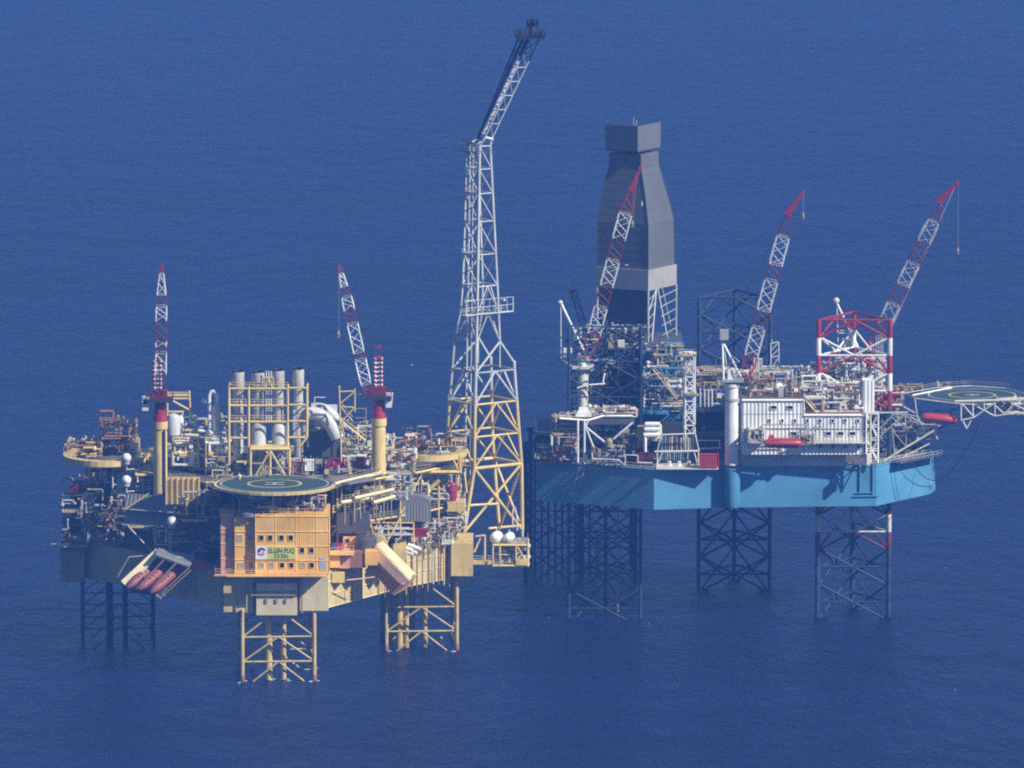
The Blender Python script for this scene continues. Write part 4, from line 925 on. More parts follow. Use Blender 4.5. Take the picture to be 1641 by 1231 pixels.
lw = [598, 649, 701, 751]; rw_ = [tower_ring(y, tabBw) for y in lw]
for (ya, ru), (yb, rd) in zip(zip(lw, rw_), zip(lw[1:], rw_[1:])):
    for i in range(4): ft.bar('chord', rd[i], ru[i], .42, mtz(yb))
    kbay(ft, rd, ru, .25, mtz(yb), 'K')
for i in (0, 3): ft.bar('chord', rw_[0][i], rings[-1][i], .38, 'lgrey')
for i in (1, 2):
    ft.bar('chord', rw_[0][i] + V(0, 0, 2), rw_[0][i], .38, 'lgrey'); ft.bar('kick_brace', rings[-1][i], rw_[0][i] + V(0, 0, 1.5), .3, 'lgrey'); ft.bar('chord', rings[-1][i], rings[-1][i] - V(0, 0, 6), .2, 'lgrey')
ft.bar('kick_brace', rings[-1][1], rw_[0][0], .28, 'lgrey'); ft.bar('kick_brace', rings[-1][2], rw_[0][3], .28, 'lgrey')
kbay(ft, rw_[0], rw_[0], .25, 'lgrey', 'none')
base = rw_[-1]; z0 = ZH
bt = [V(X(744, 38), 38, z0 + 2), V(X(837, 46), 46, z0 + 1.2), V(X(800, 55), 55, z0), V(X(716, 48), 48, z0)]
for i in range(4): ft.bar('chord', bt[i], base[i], .46, 'cream')
kbay(ft, base, base, .42, 'cream', 'none')
for i, j in ((0, 1), (1, 2), (3, 0)): ft.bar('diagonal_brace', bt[i], base[j], .33, 'cream'); ft.bar('diagonal_brace', base[i], bt[j], .33, 'cream')
mA = bt[0].lerp(base[0], .42); mB = mA.lerp(bt[1].lerp(base[1], .42), .63); ft.bar('horizontal_brace', mA, mB, .3, 'cream'); ft.bar('horizontal_brace', P(783, 847, 41), P(838, 842, 46), .3, 'cream')
ft.bar('chord', bt[1], bt[1] - V(0, 0, 2.2), .36, 'lgrey')
# risers and ladder inside the tower
for dx, r in ((1.2, .22), (2.4, .14)):
    ft.bar('flare_pipe', rw_[-1][3] + V(3 + dx, -2, -8), rings[0][3] + V(dx * .6, -.5, 0), r, 'lgrey')
mb = MB(); a0 = rings[0][0] + V(-.6, .3, 0); b0 = rw_[-1][0] + V(-.6, .3, 0)
for s in (-.3, .3): mb.tube(a0 + V(s, 0, 0), b0 + V(s, 0, 0), .06, 4)
ft.part('ladder', mb, 'lgrey')
for y in (311, 409, 551, 649):
    c = tower_ring(y, tabBn)[3]; mb = MB().box(c + V(-.4, -1, .1), c + V(2.6, 2, .25)); mb.rail([c + V(-.4, -1, .2), c + V(2.6, -1, .2)]); ft.part('rest_platform', mb, 'grey')
# side platform
zp = P(765, 504, 38).z; mb = MB(); A = P(747, 505, 38); c8 = tower_ring(504, tabBn)
wa = V(X(747, 37), 35.6, zp); wb = V(X(822, 42), 43.5, zp); d = (wb - wa).normalized(); o = V(-d.y, d.x, 0) * 2.2
mb.prism([wa.to_tuple()[:2], wb.to_tuple()[:2], (wb + o).to_tuple()[:2], (wa + o).to_tuple()[:2]], zp - .2, zp); ft.part('walkway', mb, 'lgrey')
mb = MB(); mb.rail([wa, wb], h=3.4, r=.07, step=1.6); mb.rail([wa + o, wb + o], h=1.2); ft.part('walkway_cage', mb, 'lgrey'); 
for a, b in ((wa, wa + V(0, 0, 3.4)), (wb, wb + V(0, 0, 3.4)), (wa, wb), (wa + V(0, 0, 3.4), wa + d * 2 + V(0, 0, 3.4)), (wa - V(0, 0, 0), c8[3] - V(-2, 0, 5))): ft.bar('walkway_frame', a, b, .17, 'lgrey', 5)
c_ = P(808, 481, 41); ft.part('lamp', MB().ball(c_, .35, 8), 'white')
for y in (232, 246): c_ = tower_ring(y, tabBn); mb = MB(); mb.rail([c_[3] + V(-2, -1, 0), c_[0] + V(-.5, -1.5, 0), c_[1] + V(.5, -.5, 0)]); mb.box(c_[3] + V(-2.5, -1, -.2), c_[3] + V(1.5, 2, 0)); ft.part('top_platform', mb, 'darkeq')
# bent boom
def bp3(px, py, Y): return P(px, py, Y)
bA0, bA1 = P(777, 221, 38), P(848, 63, 36); bB0, bB1 = P(789, 221, 40), P(864, 63, 38.5); bD0, bD1 = P(764, 224, 43), P(831, 61, 41); bC0, bC1 = bB0 + bD0 - bA0, bB1 + bD1 - bA1
b4 = ((bA0, bA1, 'white', .2), (bB0, bB1, 'white', .17), (bC0, bC1, 'soot', .17), (bD0, bD1, 'soot', .22))
for a, b, m, r in b4:
    ft.bar('boom_chord', a, a.lerp(b, .78), r, m if m == 'soot' else 'lgrey'); ft.bar('boom_chord', a.lerp(b, .78), b, r, 'soot')
ft.bar('flare_pipe', P(773.5, 215, 40), P(833, 90, 38.5), .42, 'white', 10); ft.bar('flare_pipe', P(833, 90, 38.5), P(846, 60, 37.5), .42, 'soot', 10)
ft.bar('flare_pipe', P(766, 222, 41), P(838, 62, 40), .3, 'soot', 8)
N = 7
for k in range(N):
    f0, f1 = k / N, (k + 1) / N
    for i in range(4):
        a0, a1 = b4[i][0], b4[i][1]; c0, c1 = b4[(i + 1) % 4][0], b4[(i + 1) % 4][1]; m = 'soot' if (f0 > .72 or i in (1, 2, 3) and i != 0) else 'lgrey'
        ft.bar('boom_brace', a0.lerp(a1, f0), c0.lerp(c1, f0), .11, m, 5); ft.bar('boom_brace', a0.lerp(a1, f1), c0.lerp(c1, f0), .09, m, 5)
ft.bar('boom_foot_beam', P(776, 220, 38), P(790, 224, 40), .3, 'white', 4)
for i in range(4): ft.bar('boom_foot', rings[0][i], b4[i][0], .26, 'lgrey')
hp = P(849, 57, 38); z = hp.z
ft.part('burner_platform', MB().box((X(826, 38), 34.5, z - .5), (X(872, 38), 41.5, z - .1)), 'soot')
mb = MB().rail([(X(825, 38), 34.5, z - .1), (X(873, 38), 34.5, z - .1), (X(873, 38), 41.5, z - .1), (X(825, 38), 41.5, z - .1)], h=1.3, r=.1, step=.7, closed=True); ft.part('wind_fence', mb, 'soot')
ft.part('burner_stem', MB().revolve((X(853, 38), 38, z - .5), (0, 0, 1), [(0, 1.0), (1.5, .8), (2.6, .6), (3.2, 1.0)], 12), 'soot')
for k, dx in enumerate((-1.0, -.3, .4, 1.1)): ft.part('flare_tip', MB().revolve((X(853, 38) + dx, 38 + (k % 2) * .8, z + 1.8), (0, 0, 1), [(0, .25), (.8, .3), (1.1, .5), (1.9, .45)], 10), 'soot')
ft.part('equipment_box', MB().box((X(829, 38), 36, z), (X(835, 38), 39, z + 1.4)), 'soot'); ft.part('equipment_box', MB().box((X(862, 38), 36, z), (X(868, 38), 39, z + 1.1)), 'soot')
# tank platform at its foot
tp = Thing('tank_platform', 'cantilevered cream platform on short columns at the foot of the flare tower', 'platform', P(815, 910, 36))
a0, a1, b0, b1 = bxs(790, 846, 905, 872, 35)
for z_ in (b0, b1): tp.part('deck_plate', MB().box((a0, 35, z_ - .2), (a1, 45, z_)), 'khaki'); tp.part('railing', MB().rail([(a0, 35, z_), (a1, 35, z_), (a1, 45, z_)]), 'khaki')
for z_ in (b0, b1):
    tp.bar('beam', (a0, 35, z_ - .3), (a1, 35, z_ - .3), .28, 'cream', 4); tp.bar('beam', (a1, 35, z_ - .3), (a1, 45, z_ - .3), .28, 'cream', 4)
for f_ in (0, .2, .66, 1): tp.bar('column', (a0 + (a1 - a0) * f_, 35, b0 - .5), (a0 + (a1 - a0) * f_, 35, b1), .2, 'cream', 6)
tp.bar('diagonal_brace', (a0 + (a1 - a0) * .66, 35, b1), (a1, 35, b0), .17, 'cream'); blk(tp, 'edge_box', 827, 847, 906, 897, 34.6, 2, 'cream')
blk(tp, 'foot_beam', 758, 792, 905, 899, 36, 2, 'cream'); A = P(758, 899, 36); B = P(790, 899, 36); tp.part('railing', MB().rail([A, B]), 'dirtywhite')
for a in ((760, 885, 770, 862), (777, 858, 777, 900), (762, 860, 778, 858)): tp.bar('beam', P(a[0], a[1], 34), P(a[2], a[3], 34), .25, 'cream', 5)
pipework(tp, a0, a1, 36, 44, b0, b1, 30, 610)
for px, py, r, lab in ((795.5, 861, 1.35, 'larger white ball tank at the foot of the flare tower'), (816, 861, 1.1, 'smaller white ball tank at the foot of the flare tower')):
    c = P(px, py, 38); t = Thing('ball_tank', lab, 'tank', c - V(0, 0, r * 1.4), 'white ball tanks'); t.part('shell', MB().revolve(c, (.25, 1, 0), [(-2.4, .2), (-2.2, r * .6), (-1.6, r * .92), (-1, r), (1.2, r), (1.8, r * .6), (2, .2)], 18), 'white', smooth=True)
    t.part('saddle', MB().box((c.x - r * .7, c.y - 1.2, c.z - r * 1.4), (c.x + r * .7, c.y + 1, c.z - r * .6)), 'grey'); t.bar('vent', c + V(0, 0, r), c + V(0, 0, r + .8), .12, 'dirtywhite')
c = P(805, 850, 40); tp.part('looped_pipe', MB().path(bez([P(822, 846, 40), P(818, 800, 40), P(829, 800, 40), P(829, 850, 40)], 8), .18, 6), 'lgrey')

# ================================================================== DRILLING RIG
DB, DT = 28.8, 38.5
def at(px, py, z): p = PZ(px, py, z); return (p.x, p.y)
hA, hB_, hC, hD, hE = at(860, 802, DB), at(1048, 817, DB), at(1164, 813.5, DB), at(1404, 811, DB), at(1491, 791.6, DB)
HL = [hA, hB_, hC, hD, hE, (hE[0] + 1.5, hE[1] + 6), (X(1440, 122), 124), (X(1240, 142), 142), (X(1100, 142), 142), (X(905, 128), 128)]
rig = Thing('drilling_rig', 'blue-hulled jack-up drilling rig with white quarters and a tall enclosed derrick, right', 'drilling rig', (X(1200, 90), 90, DB))
rig.part('hull', MB().prism(HL, DB, DT), 'teal')
sm = MB()
for a, b, n in ((hA, hB_, 5), (hB_, hC, 3), (hC, hD, 7), (hD, hE, 3)):
    pts, o = edge_pts(a, b, n, .06)
    sm.tube(pts[0] + V(0, 0, DT - .15), pts[-1] + V(0, 0, DT - .15), .16, 4)
rig.part('gunwale', sm, 'teal')
sm = MB()
for a, b in ((hA, hB_), (hB_, hC), (hC, hD), (hD, hE)):
    sm.rail([V(*a, DT), V(*b, DT)], h=1.1, r=.06)
rig.part('railing', sm, 'dirtywhite')
rig.part('deck_plate', MB().prism(inset(HL, .985), DT, DT + .05), 'deck')
# side ladder and rubbing bar on the shaded hull side
t_ = rig
def on(a, b, px): # point on the hull side under image column px
    a = V(*a, 0); b = V(*b, 0); lo, hi = 0.0, 1.0
    f = (X(px, (a.y + b.y) / 2) - a.x) / (b.x - a.x)
    for _ in range(5):
        p = a.lerp(b, f); f = (X(px, p.y) - a.x) / (b.x - a.x)
    return a.lerp(b, f)
d_ = (V(*hB_, 0) - V(*hA, 0)).normalized(); o_ = V(d_.y, -d_.x, 0)
p1 = on(hA, hB_, 917) + o_ * .5; p2 = on(hA, hB_, 930) + o_ * .5
mb = MB(); 
for w_ in (0, 1.5): mb.tube(p1 + d_ * w_ + V(0, 0, DB + 2.6), p2 + d_ * w_ + V(0, 0, DT - 1), .08, 4)
for k in range(12): q = (p1 + V(0, 0, DB + 2.6)).lerp(p2 + V(0, 0, DT - 1), k / 11); mb.tube(q, q + d_ * 1.5, .05, 4)
q = on(hA, hB_, 912) + o_ * .5; mb.box(q + V(0, -.2, DB + 2.2), q + V(6.5, .4, DB + 2.45)); rig.part('boarding_ladder', mb, 'lgrey')
# recess marks / rubbing structure on the bow face
p1 = on(hC, hD, 1377); mb = MB()
for px in (1377, 1398): q = on(hC, hD, px); mb.tube(q + V(0, -.25, DB + 3), q + V(0, -.25, DT + .3), .22, 4)
for a, b, z_ in ((1366, 1408, 2.4), (1370, 1400, 3.2)): qa = on(hC, hD, a); qb = on(hC, hD, b); mb.tube(qa + V(0, -.3, DB + z_), qb + V(0, -.3, DB + z_), .14, 4)
rig.part('fender_frame', mb, 'tealdark')
# big anchor bolster knob at the bow
c = V(*hE, DB + 2.2); rig.part('anchor_bolster', MB().revolve(c + V(-.6, .3, 0), (0, -1, .1), [(0, 1.2), (.6, 1.2), (.8, .8), (.85, .1)], 14), 'teal', smooth=True)
SPY = hC[1] - 1.6
rig.part('crane_sponson', MB().revolve((X(1173, SPY), SPY, DB + .3), (0, 0, 1), [(0, 1.5), (1.2, 1.9), (DT - DB - .3, 1.9)], 24), 'teal', smooth=True)
# ---- legs
def tri(cxp, Y, w, px0=None): x = X(cxp, Y); h = w / 2; return [(x - h, Y), (x + h, Y), (x + .4, Y + w * .86)]
BAY = 8.45
def rig_leg(cxp, Y, w, ztop, bands, lab, rc=.42, rb=.18, cs=None):
    t = Thing('lattice_pylon', lab, 'rig leg', (X(cxp, Y), Y, 0), 'lattice legs of the drilling rig')
    cs = cs or tri(cxp, Y, w); zr = ztop
    def mf(z):
        for a, b, m in bands:
            if a <= z < b: return m
        return 'leghazed'
    diamond_leg(t, cs, -3, ztop, zr, BAY, rc, rb, mf); return t
ztr = P(1368, 513, 79).z
h_ = BAY / 2
bd = [(ztr - h_, ztr + 1, 'red'), (ztr - 2 * h_ - .3, ztr - h_, 'white'), (ztr - 3 * h_, ztr - 2 * h_ - .3, 'red'), (ztr - 4 * h_ - .3, ztr - 3 * h_, 'white'), (ztr - 5 * h_, ztr - 4 * h_ - .3, 'red'), (ztr - 12 * h_ - .3, ztr - 11 * h_, 'dirtywhite'), (ztr - 13 * h_, ztr - 12 * h_ - .3, 'darkred'), (ztr - 11 * h_, ztr - 10 * h_, 'darkred')]
rig_leg(1367.5, 79, 16.9, ztr, bd, 'front right rig leg with red and white bands standing above the white quarters', .62, .26)
rig_leg(1176.5, 121, 17.2, P(1177, 477, 121).z, [], 'far middle rig leg, dark blue lattice rising behind the leaning crane boom', .5, .26)
rig_leg(969, 77, 17.0, P(969, 523, 77).z, [], 'dark left rig leg in front of the derrick substructure')
# ladders strung up the red leg
t = Thing('leg_ladder', 'pale caged ladder running up inside the right side of the red and white leg', 'ladder', (X(1410, 84), 84, DT))
mb = MB()
for px in (1404, 1408, 1412, 1415): mb.tube(P(px, 538, 84), P(px, 628, 84), .07, 4)
for k in range(20): a = P(1404, 538, 84).lerp(P(1404, 628, 84), k / 19); mb.tube(a, a + V(1.6, 0, 0), .04, 4)
t.part('rails', mb, 'lgrey')
# ---- quarters
q = Thing('quarters_block', 'white ribbed living quarters of the rig with rows of small dark windows', 'living quarters', P(1288, 729, 66))
Yq = hC[1] - 2.8
qx0, qx1, qz0, qz1 = bxs(1189, 1288, 729, 641, Yq); rx0, rx1, rz0, rz1 = bxs(1288, 1383, 729, 665, Yq)
q.part('core', MB().box((qx0, Yq + .3, qz0), (qx1, Yq + 22, qz1)), 'white'); q.part('core', MB().box((qx1 + .01, Yq + .3, rz0), (rx1, Yq + 22, rz1)), 'white')
zl = [qz0, P(1288, 708, Yq).z, P(1288, 687, Yq).z, P(1288, 664, Yq).z, qz1]
for k in range(4):
    x_ = qx0; n = 4 if k < 3 else 4
    for j in range(4):
        xa = qx0 + (qx1 - qx0) * j / 4; xb = qx0 + (qx1 - qx0) * (j + 1) / 4; corr(q, (xa, Yq), (xb - .02, Yq), zl[k] + .08, zl[k + 1] - .05, .78, .16, 'white', nm='wall_panel')
for k in range(3):
    for j in range(4):
        xa = rx0 + (rx1 - rx0) * j / 4; xb = rx0 + (rx1 - rx0) * (j + 1) / 4; corr(q, (xa + .02, Yq), (xb - .02, Yq), zl[k] + .08, (zl[k + 1] if k < 2 else rz1) - .05, .78, .16, 'white', nm='wall_panel')
for a, b, z_, r in ((qx0, qx1, qz1 - .1, .36), (rx0, rx1 + 1, rz1 - .1, .36), (qx0, rx1, zl[2], .14), (rx0, rx1, zl[1], .14)): q.bar('roof_trim' if r > .2 else 'floor_trim', (a, Yq - .15, z_), (b, Yq - .15, z_), r, 'white' if r > .2 else 'grey', 4)
q.bar('corner_post', (qx1, Yq - .1, rz1), (qx1, Yq - .1, qz1), .2, 'dirtywhite', 4); q.bar('corner_post', (rx1, Yq - .1, rz0), (rx1, Yq - .1, rz1), .25, 'white', 4)
for px in (1240, 1266): window(q, px, 653, Yq - .16, 1.35, .75, 'glass', 'white')
for k in range(8): window(q, 1233.3 + 20.2 * k, 674.5, Yq - .16, .55, .75, 'glass', 'white')
for px in (1271.5, 1327.5, 1347, 1366): window(q, px, 694.8, Yq - .16, 1.3, .75, 'glass', 'white')
for k in range(4): window(q, 1315 + 20.2 * k, 715.5, Yq - .16, .55, .75, 'glass', 'white')
for px in (1302.5, 1365, 1310): c = P(px, 686, Yq - .3); q.bar('wall_lamp', c, c + V(.9, -.7, .5), .09, 'dark', 4)
sx0, sx1, sz0, sz1 = bxs(1189, 1356, 745, 729, Yq + .6); q.part('lower_wall', MB().box((sx0, Yq + 3.6, DT), (sx1, Yq + 20, qz0 - .01)), 'lgrey')
q.part('walkway', MB().box((X(1294, Yq), Yq - 1.8, P(1300, 708, Yq).z - .2), (rx1 + 1, Yq - .2, P(1300, 708, Yq).z)), 'dirtywhite'); z_ = P(1300, 708, Yq).z; q.part('railing', MB().rail([(X(1294, Yq), Yq - 1.8, z_), (rx1 + 1, Yq - 1.8, z_)]), 'dirtywhite')
q.part('railing', MB().rail([(qx0, Yq + .4, qz1), (qx1, Yq + .4, qz1), (qx1, Yq + 20, qz1)]), 'brown'); q.part('railing', MB().rail([(rx0, Yq + .4, rz1), (rx1, Yq + .4, rz1)]), 'brown')
q.part('roof_deck', MB().box((qx0, Yq + .5, qz1), (qx1, Yq + 22, qz1 + .1)), 'deck'); q.part('roof_deck', MB().box((rx0, Yq + .5, rz1), (rx1, Yq + 22, rz1 + .1)), 'brown')
# roof gear
machinery(q, qx0 + 2, qx1 - 2, Yq + 3, Yq + 18, qz1, 16, 801, ('dirtywhite', 'grey', 'white', 'darkeq', 'khaki')); pipework(q, qx0 + 2, qx1 - 1, Yq + 3, Yq + 18, qz1 + .3, qz1 + 4.5, 36, 802, ('dirtywhite', 'grey', 'khaki', 'brown'))
machinery(q, rx0 + 1, rx1 - 3, Yq + 3, Yq + 18, rz1, 18, 803, ('dirtywhite', 'grey', 'white', 'khaki', 'white')); pipework(q, rx0, rx1, Yq + 3, Yq + 18, rz1 + .3, rz1 + 7, 75, 804, ('dirtywhite', 'lgrey', 'khaki', 'brown', 'white'))
blk(q, 'roof_cabin', 1337, 1384, 664, 634, Yq + 6, 8, 'creampale'); corr(q, (X(1382, Yq + 4), Yq + 4), (X(1400, Yq + 4), Yq + 4), P(1390, 664, Yq + 4).z, P(1390, 610, Yq + 4).z, .7, .14, 'white', nm='lift_tower'); blk(q, 'lift_tower', 1382, 1400, 664, 610, Yq + 4.2, 5, 'white')
q.part('stair_flight', MB().stair(P(1291, 641, Yq + 2), P(1308, 661, Yq + 2), 1.4), 'cream'); q.part('stair_flight', MB().stair(P(1333, 637, Yq + 4), P(1352, 659, Yq + 4), 1.4), 'cream'); blk(q, 'roof_landing', 1290, 1314, 640, 637, Yq + 2, 4, 'dirtywhite')
blk(q, 'roof_cabin', 1303, 1320, 661, 644, Yq + 5, 4, 'brown')
# round winch ball on the roof
for i, (px, py) in enumerate(((1370, 652), (1384, 655), (1376, 644))): c = P(px, py, Yq + 5); q.part('vent_cowl', MB().ball(c, 1.1, 10), 'lgrey', smooth=True)
t = Thing('radome', 'white radome dome on the roof of the rig quarters', 'radome', P(1248, 636, Yq + 8)); c = P(1248, 622, Yq + 8); t.part('dome', MB().ball(c, 1.25, 18), 'white', smooth=True); t.bar('post', c - V(0, 0, 2.6), c - V(0, 0, 1), .4, 'grey')
t = Thing('boom_rest', 'long white box beam resting level behind the radome on the quarters roof', 'beam', P(1275, 630, Yq + 10)); t.part('beam', slab(P(1256, 630, Yq + 10), P(1291, 620, Yq + 10), P(1291, 615, Yq + 10), P(1256, 627, Yq + 10), 1.4), 'white')
skid(1243, 1272, 617, 604, 88, 'bluebox', 'royal blue container near the far rail behind the white radome', dep=5)
skid(1122, 1151, 749, 729, hB_[1] - 1.5, 'boatred', 'bright red container on deck left of the white crane pedestal', dep=3)
skid(1020, 1046, 742, 727, 66, 'darkred', 'dark red container half hidden left of the white hose rack', dep=3)
skid(1213, 1228, 628, 616, 78, 'dirtywhite', 'off-white cabin left of the radome on the quarters roof', dep=3)
skid(1208, 1221, 597, 576, 92, 'dirtywhite', 'tall grey-white cabin beside the orange cone', dep=3)
t = Thing('orange_cone', 'slender orange cone-shaped hose sheave beside the leaning crane', 'cone', P(1204, 618, 82)); c = P(1204, 616, 82); t.part('cone', MB().revolve(c, (0, 0, 1), [(0, .8), (1.6, .75), (3.2, .45), (4.6, .1)], 12), 'safety', smooth=True)
# ---- crane pedestal 2 (big white column)
def crane_pedestal(t, px, Y, ytop, ybot, r, mat, ring='grey'):
    A = P(px, ytop, Y); B = P(px, ybot, Y)
    t.part('pedestal', MB().revolve((A.x, Y, B.z), (0, 0, 1), [(0, r), (A.z - B.z - 1.2, r)], 28), mat, smooth=True)
    t.part('collar_ring', MB().revolve((A.x, Y, A.z - 1.2), (0, 0, 1), [(0, r * 1.12), (.5, r * 1.12), (.51, r * .9), (.6, r * .9)], 28), ring, smooth=True)
    t.part('upper_drum', MB().revolve((A.x, Y, A.z - .6), (0, 0, 1), [(0, r * .92), (2.6, r * .92), (2.7, r * 1.1), (3.4, r * 1.1), (3.5, r * .6)], 28), 'white', smooth=True)
    return A
def aframe(t, feet, top, mat, r=.25, rungs=()):
    for f_ in feet: t.bar('a_frame_leg', f_, top, r, mat)
    for k in rungs: t.bar('a_frame_rung', feet[0].lerp(top, k), feet[-1].lerp(top, k), r * .6, mat, 5)
Yc = hC[1] - 1.6
t2 = Thing('rig_crane', 'white pedestal crane left of the rig quarters with red and white boom leaning right', 'crane', P(1173, 745, Yc), 'rig cranes')
A2 = crane_pedestal(t2, 1173, Yc, 634, 745, 1.62, 'white')
blk(t2, 'machinery_house', 1166, 1179, 610, 592, Yc - 1, 3, 'white'); blk(t2, 'slew_platform', 1158, 1192, 613, 609, Yc - 2, 5, 'grey')
aframe(t2, [P(1159.5, 609, Yc - 1), P(1160, 609, Yc + 2), P(1190, 609, Yc - 1), P(1190, 609, Yc + 2)], P(1157.5, 547, Yc), 'white', .26, (.3,))
aframe(t2, [P(1164, 585, Yc - 1), P(1185, 580, Yc)], P(1161, 560, Yc), 'lgrey', .1)
blk(t2, 'sheave_box', 1153.5, 1168, 545, 529.5, Yc - 1, 2.4, 'grey')
wf3 = lambda t: (1.6 + t * 16 if t < .08 else (3.0 if t < .86 else 3.0 - (t - .86) * 14))
boom(t2, P(1194, 606, Yc - 1), P(1264, 345, Yc - 3), wf3, [(0, .14, 'red'), (.14, .31, 'white'), (.31, .42, 'darkred'), (.42, .60, 'white'), (.60, .70, 'darkred'), (.70, .87, 'white'), (.87, 1, 'darkred')], rc=.15, rb=.08, step=2.1)
def jib_head(t, a, b, w=1.2):
    a = Vector(a); b = Vector(b); d = (b - a).normalized(); u = V(0, 1, 0).cross(d).normalized(); mb = MB()
    mb.loft([[a + u * w + V(0, -.8, 0), a - u * w * .4 + V(0, -.8, 0), a - u * w * .4 + V(0, .8, 0), a + u * w + V(0, .8, 0)], [b + u * .25 + V(0, -.3, 0), b - u * .25 + V(0, -.3, 0), b - u * .25 + V(0, .3, 0), b + u * .25 + V(0, .3, 0)]]); t.part('jib_head', mb, 'red')
    t.part('tip_sheave', MB().tube(b + V(0, -.35, 0), b + V(0, .35, 0), .45, 10), 'red')
jib_head(t2, P(1259, 342, Yc - 3), P(1287, 309, Yc - 4))
for dx in (-.7, .7): t2.bar('luffing_rope', P(1161, 530, Yc) + V(0, dx, 0), P(1262, 345, Yc - 3) + V(0, dx, 0), .03, 'dark', 4)
def hook(px, py, Y, pxt, pyt, lab):
    a = P(px, py, Y); t = Thing('crane_hook', lab, 'hook', a - V(0, 0, .8), 'crane hooks'); t.part('block', MB().box(a - V(.2, .15, .2), a + V(.2, .15, .7)), 'yline'); t.bar('hoist_rope', a + V(0, 0, .7), P(pxt, pyt, Y), .03, 'grey', 4)
    t.part('hook', MB().path([a + V(0, 0, -.2), a + V(.3, 0, -.5), a + V(.1, 0, -.8), a + V(-.3, 0, -.6)], .1, 6), 'khaki')
hook(1287.5, 346, Yc - 4, 1287.5, 310, 'small yellow hook under the tip of the middle rig crane'); hook(1535.5, 402, 92, 1535.5, 295, 'small yellow hook hanging far below the rightmost boom tip'); hook(1014, 359, 70, 1021, 284, 'small yellow hook seen against the dark derrick wall'); hook(543, 535, 14, 543, 424, 'tiny hook below the boom of the leaning platform crane')
# ---- crane 1 (left, in front of derrick)
Y1 = 83
t1 = Thing('rig_crane', 'dirty white pedestal crane at the left rig corner, boom crossing the derrick', 'crane', P(934, 668, Y1), 'rig cranes')
A1 = crane_pedestal(t1, 934, Y1, 590, 672, 1.3, 'dirtywhite'); blk(t1, 'slew_platform', 917, 952, 592, 588, Y1 - 2, 5, 'dirtywhite')
aframe(t1, [P(938, 568, Y1 - 1), P(938, 568, Y1 + 1)], P(899, 486, Y1), 'white', .3); aframe(t1, [P(899, 575, Y1 - .8), P(899, 575, Y1 + .8)], P(898.5, 486, Y1), 'lgrey', .16); t1.part('mast_head', MB().ball(P(898, 485, Y1), .6, 8), 'dirtywhite'); t1.bar('a_frame_leg', P(899, 575, Y1), P(920, 590, Y1), .2, 'white')
blk(t1, 'cab', 903, 908, 574, 559, Y1 - 1, 2, 'white'); blk(t1, 'machinery_house', 914, 917, 569, 558, Y1 - 1, 2, 'white'); blk(t1, 'machinery_house', 930, 946, 588, 574, Y1 - 1, 3, 'dirtywhite'); 
boom(t1, P(942, 572, Y1 - 1), P(1012, 305, Y1 - 3), wf3, [(0, .14, 'red'), (.14, .30, 'white'), (.30, .43, 'darkred'), (.43, .58, 'white'), (.58, .71, 'darkred'), (.71, .86, 'white'), (.86, 1, 'red')], rc=.15, rb=.08, step=2.1)
jib_head(t1, P(1009, 306, Y1 - 3), P(1026, 270, Y1 - 4), 1.0)
for dx in (-.7, .7): t1.bar('luffing_rope', P(899, 486, Y1) + V(0, dx, 0), P(1010, 306, Y1 - 3) + V(0, dx, 0), .03, 'dark', 4)
# ---- crane 3 (right)
Y3 = 94
t3 = Thing('rig_crane', 'rightmost rig crane rising behind the red and white leg, boom leaning far right', 'crane', P(1392, 640, Y3), 'rig cranes')
crane_pedestal(t3, 1392, Y3, 612, 668, 1.5, 'dirtywhite')
t3.part('slew_column', MB().revolve(P(1393, 590, Y3), (0, 0, 1), [(0, 1.2), (5.5, 1.0), (6.5, .5)], 14), 'red', smooth=True)
boom(t3, P(1392, 572, Y3 - 1), P(1508, 330, Y3 - 3), wf3, [(0, .22, 'darkred'), (.22, .35, 'lgrey'), (.35, .48, 'darkred'), (.48, .62, 'lgrey'), (.62, .76, 'darkred'), (.76, .90, 'lgrey'), (.90, 1, 'darkred')], rc=.15, rb=.08, step=2.1)
jib_head(t3, P(1502, 322, Y3 - 3), P(1534, 293, Y3 - 4))
aframe(t3, [P(1385, 578, Y3 - 1), P(1384, 578, Y3 + 1)], P(1340, 484, Y3), 'white', .3, (.2, .35)); aframe(t3, [P(1343, 560, Y3 - .8), P(1343, 560, Y3 + .8)], P(1341, 484, Y3), 'lgrey', .16, (.2, .4, .6)); t3.part('mast_head', MB().ball(P(1340, 482, Y3), .8, 8), 'dirtywhite')
for px in (1348, 1352): t3.bar('a_frame_rung', P(1343, 530 + px - 1348, Y3), P(1366, 530 + px - 1348, Y3), .12, 'white')
blk(t3, 'machinery_house', 1350, 1364, 560, 545, Y3, 3, 'dirtywhite')
for dx in (-.7, .7): t3.bar('luffing_rope', P(1420, 545, Y3) + V(0, dx, 0), P(1530, 300, Y3 - 3) + V(0, dx, 0), .045, 'lgrey', 4)
# ---- far crane boom stub behind the left mast
t = Thing('boom_stub', 'dim dark crane boom end poking up behind the left white mast', 'boom', P(930, 520, 120)); boom(t, P(938, 530, 120), P(918, 466, 120), lambda t: 1.4, [(0, 1, 'darkred')], rc=.18, rb=.12, step=1.3)
